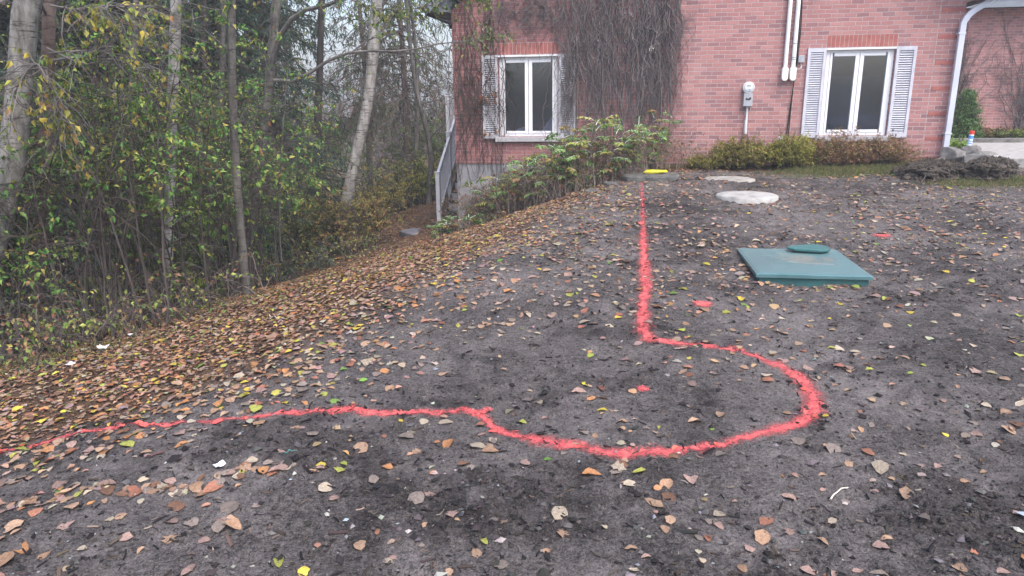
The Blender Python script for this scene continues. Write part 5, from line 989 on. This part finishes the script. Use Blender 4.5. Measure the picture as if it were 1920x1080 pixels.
# tangles of bare stems and brambles along the edge
def bramble(px, py, back, w, hgt, label, n=90, mat='twig_tan'):
    n = int(n * 0.5); hgt *= 0.8
    Q = onground(px, py) + np.array([0, back, 0]); z = float(H(Q[0], Q[1])); off = np.array([Q[0], Q[1], z]); t = thing('bramble', label, 'bramble', off)
    a = U(0, 2 * np.pi, n); S = np.stack([rng.normal(size=n) * w * 0.5, rng.normal(size=n) * 0.35, np.full(n, -0.05)], -1); reach = U(0.3, 1.1, n) * w; tau = np.linspace(0, 1, 14)[None, :]; hh = hgt * U(0.3, 1.1, n)
    P = np.stack([S[:, :1] + (np.cos(a) * reach)[:, None] * tau, S[:, 1:2] + (np.sin(a) * reach * 0.5)[:, None] * tau, S[:, 2:] + hh[:, None] * (2.3 * tau - 1.75 * tau ** 2)], -1); wv = np.cumsum(rng.normal(size=P.shape), 1) * 0.014; wv[:, 0] = 0; P = P + wv
    P[..., 2] = np.maximum(P[..., 2], H(P[..., 0] + off[0], P[..., 1] + off[1]) - z + 0.01)
    tw = shoots(P, n * 5, 0.1, 1, 0.3, 6, 0.15, 1, 0.4, 0.2, 0.2); m = MB(); m.tubes(P, taper(P, 0.0055, 0.002), 4); m.tubes(tw, taper(tw, 0.0025, 0.0011), 3); m.build('stems', mat, t)
    S, D = onshoots(tw, 5, 0.2); k = rng.random(len(S)) < 0.6; m = MB(); m.leaves(S[k], D[k], 0.048, 0.03, pick(RUSSET + [(0.12, 0.20, 0.045, 6), (0.22, 0.27, 0.07, 5), (0.34, 0.31, 0.08, 2)], int(k.sum()))); m.build('withered_leaves', 'litter', t, True)
for a in ((30, 705, 0.4, 0.8, 0.9, 'bare bramble tangle at the far left edge', 80, 'twig_brown'), (150, 660, 0.5, 0.8, 1.1, 'bare grey tangle beside the forked sapling', 100, 'twig_brown'), (240, 620, 0.45, 0.8, 1.0, 'tan bramble tangle left of the white birch foot', 100, 'twig_tan'), (330, 585, 0.4, 0.9, 1.2, 'long arching tan brambles right of the white birch foot', 120, 'twig_tan'), (410, 560, 0.3, 0.8, 0.8, 'low bramble tangle left of the bent trunk', 90, 'twig_tan'), (500, 535, 0.4, 0.8, 0.8, 'sparse brambles right of the bent trunk', 70, 'twig_brown'), (580, 510, 0.3, 0.7, 0.6, 'low brown brush before the olive bush', 70, 'twig_brown'), (680, 478, 0.3, 0.6, 0.5, 'low russet brush at the right end of the bushes', 60, 'twig_brown'),
          (90, 650, 1.6, 1.3, 2.0, 'tall bare tangle behind the forked sapling', 60, 'twig_grey'), (270, 600, 1.6, 1.3, 2.0, 'tall bare tangle behind the bramble', 60, 'twig_grey')): bramble(*a)

# dark conifers behind
protos = []
def conif_at(px, Y, hgt, rad, label, seed_kind):
    P = at(px, 300, Y); base = np.array([P[0], P[1], float(H(P[0], P[1]))])
    if len(protos) <= seed_kind:
        t = conifer('conifer_tree', label, base, hgt, rad, 190, 20, NEEDLE, 'tree', 0.04, 0.17, 0.028, 0.13, 0.42, 0.12, 'dark conifers behind the thicket', 'bark_dark', 0.06, 1.7); protos.append((t, hgt)); return t
    t0, h0 = protos[seed_kind]; t = t0.copy(); COL.objects.link(t); t.location = base; t.rotation_euler = (0, 0, U(0, 6.28)); k = hgt / h0; t.scale = (k, k, k); t['label'] = label
    for ch in list(t0.children): c = ch.copy(); COL.objects.link(c); c.parent = t
    return t
CON = [(150, 11.5, 9, 2.6, 'dark conifer behind the forked sapling', 0), (300, 13.0, 10, 2.7, 'dark conifer directly behind the white birch', 1), (430, 14.5, 10, 2.7, 'dark conifer behind the bent trunk', 2),
       (20, 10.5, 9, 2.6, 'dark conifer at the far left behind the leaning birch', 1), (230, 15.5, 11, 3, 'dark conifer in the second row left of the white birch', 2), (370, 17.0, 11, 3, 'dark conifer in the second row right of the white birch', 0), (520, 17.5, 10, 2.8, 'dark conifer behind the broad grey trunk', 1), (90, 16.0, 12, 3, 'dark conifer in the second row at far left', 0), (-90, 12.5, 10, 2.8, 'dark conifer beyond the left edge of the view', 2), (455, 22, 13, 3.4, 'tall distant conifer between the bent and broad trunks', 1), (300, 22, 13, 3.4, 'tall distant conifer in the third row', 2), (160, 22, 13, 3.4, 'tall distant conifer in the third row at left', 1)]
for a in CON: conif_at(*a)
# lighter feathery trees near the gap of sky
P = at(760, 300, 21); conifer('feathery_tree', 'drooping feathery green tree right of the leaning birch', (P[0], P[1], float(H(P[0], P[1]))), 9.5, 2.3, 120, 10, HAZEL, 'tree', 0.28, 0.24, 0.03, 0.13, 0.8, 0.25, None, 'bark_brown', 0.15, 1.2)
P = at(690, 300, 24); conifer('feathery_tree', 'drooping feathery tree behind the leaning birch', (P[0], P[1], float(H(P[0], P[1]))), 10, 2.3, 120, 9, HAZEL, 'tree', 0.25, 0.24, 0.03, 0.13, 0.8, 0.25, None, 'bark_brown', 0.15, 1.2)
for px, Y, lab, r, pal, ln, hg in ((800, 18.5, 'gnarled brown tree with crooked bare limbs beyond the path', 0.10, HAZEL, 1, 6), (775, 19.5, 'upright brown trunk left of the gnarled tree', 0.10, HAZEL, 1, 7), (850, 24, 'bare hazy tree behind the stair railing', 0.09, HAZEL, 1, 8), (560, 28, 'bare hazy tree far behind the grey trunk', 0.14, HAZEL, 1, 10)):
    r *= 0.75; P = at(px, 300, Y); b = np.array([P[0], P[1], float(H(P[0], P[1])) - 0.1]); pth = [b, b + (0.1, 0, hg * 0.25), b + (0.25 * U(-1, 1), 0.1, hg * 0.5), b + (0.4 * U(-1, 1), 0, hg)]
    tree('bare_tree', lab, pth, r, 0.03, 'bark_grey', 18, 2.3, (0.12, 1), 10, ln, pal, 0.075, 'tree', 8, 0.3, None, None, 0.9, 0.15)
# the far-off wood closing the view: one mass
def far_wood():
    m = MB(); mt = MB(); n = 240
    X = U(-55, 16, n); Y = U(34, 62, n)
    keep = ~((X > 0.0) & (Y < 46)); X, Y = X[keep], Y[keep]; n = len(X); Z = H(X, Y); hg = U(5.0, 10.0, n) * np.where((X > -16) & (X < 2), 0.40, 1.0)
    P = np.stack([X, Y, Z], -1)[:, None] + np.linspace(0, 1, 5)[None, :, None] * np.stack([0.3 * rng.normal(size=n), 0 * X, hg], -1)[:, None]; mt.tubes(P, taper(P, 0.16, 0.05), 5)
    L = shoots(P, n * 14, 0.15, 1, 2.2, 5, 0.3, 1, 0.3, 0.2, 0.2); mt.tubes(L, taper(L, 0.035, 0.012), 3); T2 = shoots(L, n * 45, 0.2, 1, 1.0, 4, 0.2, 1, 0.5, 0.2, 0.2); mt.tubes(T2, taper(T2, 0.014, 0.006), 3)
    S, D = onshoots(T2, 4, 0.1, 0.9, 0.1); m.leaves(S, D, U(0.15, 0.3, len(S)), 0.12, pick(HAZEL + [(0.05, 0.06, 0.035, 2)], len(S)))
    a = mt.build('far_wood_trunks', 'bark_brown'); b = m.build('far_wood', 'foliage', None, True, kind='stuff'); a.parent = b; a.name = 'trunks'
far_wood()

# ================================================================== GROUND COVER
def inframe(P, margin=0):
    v = P - EYE; z = v @ _F; x = 960 + FPX * (v @ _R) / z; y = 540 - FPX * (v @ _U) / z; return (z > 0.2) & (x > -margin) & (x < 1920 + margin) & (y < 1080 + margin) & (y > -50), x, y, z
# grass strips
def grass():
    m = MB(); pts = []
    for px, py, rx, ry, n in ((1560, 322, 0.5, 0.16, 2200), (1640, 322, 0.5, 0.15, 2200), (1850, 341, 0.4, 0.12, 1200), (1905, 343, 0.5, 0.16, 1800), (1290, 314, 0.35, 0.16, 500), (1700, 318, 0.3, 0.2, 500), (1525, 320, 0.3, 0.1, 500)):
        Q = onground(px, py); pts.append(np.stack([Q[0] + rng.normal(size=n) * rx, Q[1] + rng.normal(size=n) * ry], -1))
    for px, py, n in ((40, 700, 260), (160, 670, 220), (440, 570, 160), (820, 405, 200)):
        Q = onground(px, py); pts.append(np.stack([Q[0] + rng.normal(size=n) * 0.5, Q[1] + rng.normal(size=n) * 0.25], -1))
    p = np.concatenate(pts); S = np.c_[p, HM(p[:, 0], p[:, 1])]; D = norm(np.c_[rng.normal(size=(len(S), 2)) * 0.55, np.full(len(S), 1.0)])
    m.leaves(S, D, U(0.03, 0.085, len(S)), 0.006, pick([(0.10, 0.15, 0.04, 3), (0.16, 0.20, 0.06, 2), (0.24, 0.22, 0.10, 2), (0.28, 0.2, 0.12, 1.5)], len(S)), 0.1, 0.25); m.build('grass', 'foliage', None, True, kind='stuff')
grass()
# blocked zones for leaves/clods: lid, covers, step
BLOCK = []
for nme, r in (('tank_lid', 0.42), ('manhole_cover', 0.36), ('manhole_cover.001', 0.30), ('stone_step', 0.3)):
    o = bpy.data.objects[nme]; BLOCK.append((o.location.x, o.location.y, r))
def free(x, y, f=1.0):
    k = np.ones(len(x), bool)
    for bx, by, r in BLOCK: k &= (x - bx) ** 2 + (y - by) ** 2 > (r * f) ** 2
    s = (x - HO[0]) * HU[0] + (y - HO[1]) * HU[1]; d = (x - HO[0]) * HN[0] + (y - HO[1]) * HN[1]
    k &= ~((d > -0.05) & (s > -0.05) & (s < 8.1)); k &= ~((s > 8.1) & (d > -0.95)); return k, s, d
def linedist(x, y):
    L = LN[::6]; out = np.empty(len(x))
    for i in range(0, len(x), 4000): out[i:i + 4000] = np.sqrt(((x[i:i + 4000, None] - L[None, :, 0]) ** 2 + (y[i:i + 4000, None] - L[None, :, 1]) ** 2).min(1))
    return out
# leaf shapes
def leaf_template(kind, seed):
    r = np.random.default_rng(seed); rows = 7; t = np.linspace(0, 1, rows)
    if kind == 'broad': w = 0.40 * np.sin(np.pi * t ** 0.8) ** 0.75
    elif kind == 'narrow': w = 0.24 * np.sin(np.pi * t ** 0.85) ** 0.9
    elif kind == 'lobed': w = 0.36 * np.sin(np.pi * t ** 0.75) ** 0.7 * (1 + 0.38 * np.cos(np.arange(rows) * np.pi))
    else: w = 0.34 * np.sin(np.pi * t ** 0.8) ** 0.7
    w = np.maximum(w, 0.008); V = []
    bend = r.uniform(-0.5, 0.9); cup = r.uniform(-0.15, 0.45) if kind != 'curled' else r.uniform(0.9, 1.5); tw = r.uniform(-0.6, 0.6)
    for i in range(rows):
        for u in (-1, -0.55, 0, 0.55, 1):
            x = u * w[i] * (1 + 0.10 * r.normal() * (abs(u) > 0.8)); z = cup * (x ** 2) * 1.6 + 0.10 * bend * math.sin(math.pi * t[i]) + tw * x * (t[i] - 0.5) * 0.6 - 0.02 * (u == 0) + 0.012 * r.normal()
            if kind == 'curled': x, z = math.sin(x * 3.2) / 3.2, (1 - math.cos(x * 3.2)) / 3.0 + 0.10 * bend * math.sin(math.pi * t[i])
            V.append((x, t[i] - 0.5, z))
    i = (np.arange(rows - 1)[:, None] * 5 + np.arange(4)).ravel(); Q = np.stack([i, i + 1, i + 6, i + 5], -1)
    k = len(V); V += [(-0.010, -0.5, 0), (0.010, -0.5, 0), (0.014, -0.72 - 0.08 * r.random(), 0.03), (-0.004, -0.72, 0.03)]; Q = np.concatenate([Q, [(k, k + 1, k + 2, k + 3)]])
    V = np.array(V); V[:, 2] -= V[:, 2].min(); return V, Q
KINDS = ['broad', 'oval', 'narrow', 'curled', 'lobed', 'oval', 'broad', 'curled']
TPL = [leaf_template(k, 100 + i) for i, k in enumerate(KINDS)]
# palettes: name -> colour
LC = {'tan': (0.31, 0.205, 0.14), 'light brown': (0.29, 0.18, 0.115), 'orange-brown': (0.37, 0.18, 0.08), 'dark brown': (0.15, 0.08, 0.052), 'reddish-brown': (0.28, 0.125, 0.08), 'pinkish-brown': (0.26, 0.175, 0.15), 'grey-brown': (0.19, 0.155, 0.135),
      'pale cream': (0.34, 0.285, 0.22), 'yellow': (0.46, 0.37, 0.06), 'yellow-green': (0.29, 0.30, 0.07), 'green': (0.13, 0.21, 0.05), 'red-sprayed': (0.55, 0.11, 0.095)}
LCN = list(LC); LCV = np.array([LC[k] for k in LCN])
W_SOIL = np.array([3.0, 1.8, 0.55, 0.7, 0.8, 2.9, 2.2, 2.0, 0.3, 0.4, 0.15, 0]); W_BANK = np.array([2.9, 3.0, 2.0, 0.9, 1.5, 1.3, 0.8, 0.8, 0.7, 0.6, 0.2, 0]); W_EDGE = np.array([1.6, 2.0, 2.8, 0.7, 0.9, 0.8, 0.5, 0.7, 1.2, 1.5, 0.7, 0]); W_PATH = np.array([2.0, 2.6, 2.6, 1.2, 2.8, 1.6, 0.8, 0.4, 0.3, 0.3, 0.1, 0])
def scatter():
    n = 360000; x = U(-7.0, 8.2, n); y = U(1.9, 20.0, n) ; t = tleft(x, y); k, s, d = free(x, y)
    t = t - 1.3 * (1 - ss(2.5, 3.9, y)); bank = ss(-1.0, 1.1, t + 0.5 * fbm(x, y, 0.7, 2) + 0.25 * vnoise(x * 4, y * 4)); dens = 64 + 85 * ss(3.2, 7, y) + 1000 * bank
    clump = np.clip(0.75 + 1.3 * (vnoise(x * 1.7, y * 1.7) + 0.5 * vnoise(x * 5, y * 5)), 0.3, 1.7); dens = np.where(bank < 0.4, dens * clump, dens * (0.75 + 0.25 * clump))
    near = (d > -0.9) & (d < 0) & (s < 4.2) & (s > -1); dens = np.where(near, np.maximum(dens, 170), dens)
    hedge = (d > -1.0) & (d < 0) & (s > 4.2); dens = np.where(hedge, 60, dens)
    path = (y > 12.5) & (x < -0.9); dens = np.where(path, 260 * ss(-9, -4, x), dens)
    edge = ss(3.4, 4.2, t); dens = np.where((t > 4.4) & (y < 12.5), dens * 0.35, dens)
    full = n / (15.2 * 18.1); k &= rng.random(n) < dens / full; F, px, py, zz = inframe(np.stack([x, y, H(x, y)], -1), 60); k &= F
    x, y, t, bank, near, path, edge = x[k], y[k], t[k], bank[k], near[k] | hedge[k], path[k], edge[k]
    # a drift of leaves caught in a wheel rut at lower left
    r0 = np.array([onground(*p)[:2] for p in ((0, 955), (130, 935), (270, 925), (380, 915), (470, 895), (540, 888))]); rr = resample(r0, 90) + rng.normal(size=(90, 2)) * 0.03
    x = np.concatenate([x, rr[:, 0]]); y = np.concatenate([y, rr[:, 1]]); z1 = np.zeros(90); t = np.concatenate([t, z1]); bank = np.concatenate([bank, z1]); near = np.concatenate([near, z1 > 1]); path = np.concatenate([path, z1 > 1]); edge = np.concatenate([edge, z1])
    q = resample(np.array([onground(*p)[:2] for p in ((1392, 490), (1412, 526), (1470, 533), (1540, 536), (1600, 534))]), 46) + rng.normal(size=(46, 2)) * 0.03; z1 = np.zeros(46)
    x = np.concatenate([x, q[:, 0]]); y = np.concatenate([y, q[:, 1]]); t = np.concatenate([t, z1]); bank = np.concatenate([bank, z1]); near = np.concatenate([near, z1 > 1]); path = np.concatenate([path, z1 > 1]); edge = np.concatenate([edge, z1])
    m = len(x); ci = np.empty(m, int)
    for i in range(m):
        w = W_PATH if (near[i] or path[i]) else (W_EDGE if edge[i] > 0.4 else (W_BANK if rng.random() < bank[i] else W_SOIL)); ci[i] = rng.choice(12, p=w / w.sum())
    ld = linedist(x, y); gone = (ld < 0.045) & (rng.random(m) < 0.6); x, y, ci, t, bank, near, path, ld = (v[~gone] for v in (x, y, ci, t, bank, near, path, ld)); m = len(x); onl = ld < 0.042; ci[onl & (rng.random(m) < 0.7)] = 11
    ki = rng.choice(8, m, p=[0.17, 0.2, 0.1, 0.15, 0.08, 0.12, 0.1, 0.08]); L = np.clip(rng.lognormal(-3.05, 0.34, m), 0.02, 0.095); L = np.where(path, L * 1.25, L) * (0.93 - 0.24 * bank)
    yaw = U(0, 2 * np.pi, m); return x, y, ci, ki, L, yaw, bank, ld
X, Y, CI, KI, LL, YAW, BK, LD = scatter()
Nn = gnormal(X, Y); Nn = norm(Nn + np.c_[rng.normal(size=(len(X), 2)) * 0.10 * (1 + 0.5 * BK[:, None]), np.zeros(len(X))])
_c, _s = np.cos(YAW), np.sin(YAW); E1 = np.stack([_c, _s, 0 * _c], -1); E1 = norm(E1 - Nn * (E1 * Nn).sum(-1, keepdims=True)); E2 = np.cross(Nn, E1)
ZZ = np.maximum.reduce([HM(X, Y), HM(X + 0.018, Y), HM(X - 0.018, Y), HM(X, Y + 0.018), HM(X, Y - 0.018)]) * 0.5 + HM(X, Y) * 0.5 + 0.0005 + 0.012 * BK * rng.random(len(X))
F, PX, PY, PZ = inframe(np.stack([X, Y, ZZ], -1)); area = np.where(F, (LL / PZ) ** 2 * np.clip(1.6 / PZ + 0.1, 0, 1), 0); order = np.argsort(-area); single = order[:290]; rest = order[290:]
def litter_mass(idx):
    VS, QS, CS = [], [], []; nv = 0
    for ti, (V, Q) in enumerate(TPL):
        j = idx[KI[idx] == ti]
        if not len(j): continue
        P = np.stack([X[j], Y[j], ZZ[j]], -1)[:, None] + LL[j][:, None, None] * (V[None, :, :1] * E1[j][:, None] + V[None, :, 1:2] * E2[j][:, None] + V[None, :, 2:] * Nn[j][:, None])
        c = LCV[CI[j]] * (1 + 0.16 * rng.normal(size=(len(j), 1))) * (1 + 0.06 * rng.normal(size=(len(j), 3))); c = np.repeat(np.clip(c, 0.02, 0.9), len(V), 0)
        VS.append(P.reshape(-1, 3)); QS.append((Q[None] + (np.arange(len(j)) * len(V))[:, None, None] + nv).reshape(-1, 4)); CS.append(c); nv += len(j) * len(V)
    build('leaf_litter', np.concatenate(VS), [np.concatenate(QS)], 'litter', None, np.concatenate(CS), True, 'stuff')
litter_mass(rest)
def make_single_leaves():
    mats = {}
    for k in LCN:
        m, nt, b = nm('leaf_' + k.replace(' ', '_').replace('-', '_'), 0.62, 0.25); v = coord(nt); oi = nt.nodes.new('ShaderNodeObjectInfo'); c = np.array(LC[k])
        f = noise(nt, v, 9, 4, 0.6, 0.5); base = ramp(nt, f, [(0.3, tuple(c * 0.62)), (0.5, tuple(c)), (0.72, tuple(np.clip(c * 1.25 + 0.01, 0, 0.85)))])
        sx = nt.nodes.new('ShaderNodeSeparateXYZ'); nt.links.new(v, sx.inputs[0]); ax = math_(nt, 'ABSOLUTE', sx.outputs[0])
        rib = math_(nt, 'SUBTRACT', 1.0, math_(nt, 'MULTIPLY', ax, 45), None, True); vein = math_(nt, 'PINGPONG', math_(nt, 'SUBTRACT', math_(nt, 'MULTIPLY', sx.outputs[1], 9), math_(nt, 'MULTIPLY', ax, 8)), 0.5); vein = math_(nt, 'MULTIPLY', math_(nt, 'SUBTRACT', 0.09, vein, None, True), 6, None, True)
        col = mix(nt, math_(nt, 'MULTIPLY', math_(nt, 'MAXIMUM', rib, vein), 0.4, None, True), base, tuple(np.clip(c * 0.6, 0, 1)))
        spot = noise(nt, v, 22, 3, 0.6); col = mix(nt, math_(nt, 'MULTIPLY', math_(nt, 'SUBTRACT', spot, 0.63, None, True), 6, None, True), col, tuple(c * 0.35))
        hs = nt.nodes.new('ShaderNodeHueSaturation'); nt.links.new(math_(nt, 'ADD', 0.75, math_(nt, 'MULTIPLY', oi.outputs['Random'], 0.5)), hs.inputs['Value']); nt.links.new(col, hs.inputs['Color']); nt.links.new(hs.outputs[0], b.inputs['Base Color']); bump(nt, b, math_(nt, 'ADD', vein, f), 0.4, 0.03); mats[k] = m
    meshes = {}; used = {}
    adj = {'broad': 'broad', 'oval': 'oval', 'narrow': 'narrow', 'curled': 'curled-up', 'lobed': 'wavy-edged'}
    def where(i):
        px, py = PX[i], PY[i]
        if LD[i] < 0.045: return 'on the red line'
        lx, ly = onground(1205, 733)[:2]
        if 0.05 < (X[i] - 0.62) and (X[i] < 1.4) and (2.85 < Y[i] < 4.3): return 'inside the red loop'
        h = 'at the left edge' if px < 320 else 'left of centre' if px < 760 else 'below the loop' if px < 1300 else 'right of the loop' if px < 1640 else 'toward the right edge'
        v = 'up close' if py > 960 else 'midway' if py > 820 else 'farther back'; return v + ' ' + h
    for i in single:
        cn, kd = LCN[CI[i]], KINDS[KI[i]]; key = (cn, KI[i])
        if key not in meshes:
            V, Q = TPL[KI[i]]; me = bpy.data.meshes.new('fallen_leaf'); me.from_pydata(V.tolist(), [], Q.tolist()); me.polygons.foreach_set('use_smooth', np.ones(len(Q), bool)); me.materials.append(mats[cn]); meshes[key] = me
        o = bpy.data.objects.new('fallen_leaf', meshes[key]); COL.objects.link(o); e1, e2, nn, l = E1[i], E2[i], Nn[i], LL[i]
        o.matrix_world = Matrix(((e1[0] * l, e2[0] * l, nn[0] * l, X[i]), (e1[1] * l, e2[1] * l, nn[1] * l, Y[i]), (e1[2] * l, e2[2] * l, nn[2] * l, ZZ[i]), (0, 0, 0, 1)))
        size = 'small ' if l < 0.045 else 'large ' if l > 0.062 else ''; lab = f'{size}{cn} {adj[kd]} leaf {where(i)}'
        if lab in used:
            dd = (X - X[i]) ** 2 + (Y - Y[i]) ** 2; dd[i] = 9; j = int(np.argmin(dd)); lab2 = lab + f', beside a {LCN[CI[j]]} one'
            if lab2 in used:
                tip = ['house', 'left', 'camera', 'right'][int(((math.atan2(e2[1], e2[0]) - math.pi / 4) % (2 * math.pi)) // (math.pi / 2))]; lab2 = f'{size}{cn} {adj[kd]} leaf {where(i)}, tip toward the {tip}'
            lab = lab2
        used[lab] = used.get(lab, 0) + 1; tag(o, lab, 'leaf', 'fallen leaves on the nearer soil')
make_single_leaves()

# a few leaves caught against the lid and on the sill are part of the litter mass; clods, chips and pebbles
def bits():
    def place(n, y0, y1, xr, pw=1.0):
        y = y0 + (y1 - y0) * U(0, 1, n) ** pw; x = U(-1, 1, n) * (y * 0.78 + 0.3); x = np.where(x > 7, U(-3, 7, n), x); k, s, d = free(x, y); k &= (tleft(x, y) < 4.6); return x[k], y[k]
    ico = np.array([(1, 0, 0), (-1, 0, 0), (0, 1, 0), (0, -1, 0), (0, 0, 1), (0, 0, -1)], float); T = np.array([(0, 2, 4), (2, 1, 4), (1, 3, 4), (3, 0, 4), (2, 0, 5), (1, 2, 5), (3, 1, 5), (0, 3, 5)])
    def blob(x, y, r, flat, col, name, label, sink=0.3):
        n = len(x); J = ico[None] * (1 + 0.35 * rng.normal(size=(n, 6, 1))); a = U(0, 6.28, n); c, s = np.cos(a)[:, None], np.sin(a)[:, None]; tilt = rng.normal(size=(n, 1)) * 0.5
        el = U(0.7, 1.5, (n, 1)); vx, vy, vz = J[..., 0] * el, J[..., 1], J[..., 2] * flat + J[..., 0] * tilt * 0.4; V = np.stack([vx * c - vy * s, vx * s + vy * c, vz], -1) * r[:, None, None] + np.stack([x, y, HM(x, y) + r * flat * (1 - sink)], -1)[:, None]
        o = build(name, V.reshape(-1, 3), [(T[None] + (np.arange(n) * 6)[:, None, None]).reshape(-1, 3)], 'tinted', None, np.repeat(col, 6, 0), False, 'stuff'); o['label'] = label
    x, y = place(42000, 1.9, 11.5, 0, 1.5); k = rng.random(len(x)) < np.clip(0.10 + 0.95 * peat(x, y), 0.05, 1); x, y = x[k], y[k]; r = np.clip(rng.lognormal(-5.15, 0.5, len(x)), 0.0025, 0.024)
    blob(x, y, r, 0.6, pick([(0.020, 0.018, 0.019, 3), (0.040, 0.036, 0.037, 3), (0.085, 0.077, 0.079, 2)], len(x)), 'soil_clods', 'crumbs and clods of dark soil')
    x, y = place(800, 1.9, 10.5, 0, 1.6); r = np.clip(rng.lognormal(-5.15, 0.45, len(x)), 0.003, 0.018); blob(x, y, r, 0.65, pick([(0.24, 0.23, 0.22, 2), (0.16, 0.16, 0.17, 2), (0.36, 0.345, 0.32, 1.0), (0.22, 0.25, 0.29, 0.4)], len(x)), 'pebbles', 'scattered small pale pebbles', 0.4)
    # dark rotted mulch chips and short twigs
    x, y = place(7000, 1.9, 10.5, 0, 1.4); n = len(x); a = U(0, 6.28, n); L = np.clip(rng.lognormal(-4.0, 0.5, n), 0.007, 0.07); D = np.stack([np.cos(a), np.sin(a), rng.normal(size=n) * 0.15], -1); S = np.stack([x, y, HM(x, y) + 0.005], -1)
    P = S[:, None] + D[:, None] * (np.linspace(-0.5, 0.5, 3)[None, :, None] * L[:, None, None]); P[:, 1] += rng.normal(size=(n, 3)) * 0.002; P[..., 2] = np.maximum(P[..., 2], HM(P[..., 0], P[..., 1]) + 0.002)
    V, Q = tubes(P, np.clip(L * U(0.03, 0.14, n), 0.0012, 0.006)[:, None], 4); c = np.repeat(pick([(0.018, 0.016, 0.018, 4), (0.045, 0.036, 0.033, 2), (0.10, 0.075, 0.06, 1), (0.22, 0.18, 0.15, 0.35)], n), 12, 0)
    o = build('mulch_chips', V, [Q], 'tinted', None, c, False, 'stuff'); o['label'] = 'dark rotted bark chips and bits of twig'
bits()

# ------------------------------------------------------------------ damp autumn haze
def make_haze():
    m = bpy.data.materials.new('haze'); m.use_nodes = True; nt = m.node_tree; nt.nodes.remove(nt.nodes['Principled BSDF'])
    v = nt.nodes.new('ShaderNodeVolumePrincipled'); v.inputs['Color'].default_value = (0.93, 0.95, 1.0, 1); v.inputs['Density'].default_value = 0.0036; v.inputs['Anisotropy'].default_value = 0.1
    nt.links.new(v.outputs[0], nt.nodes['Material Output'].inputs['Volume']); M['haze'] = m
    b = MB(); b.box(-160, 160, -50, 230, -8, 18); o = b.build('haze', 'haze', None, kind='stuff'); return o
make_haze()
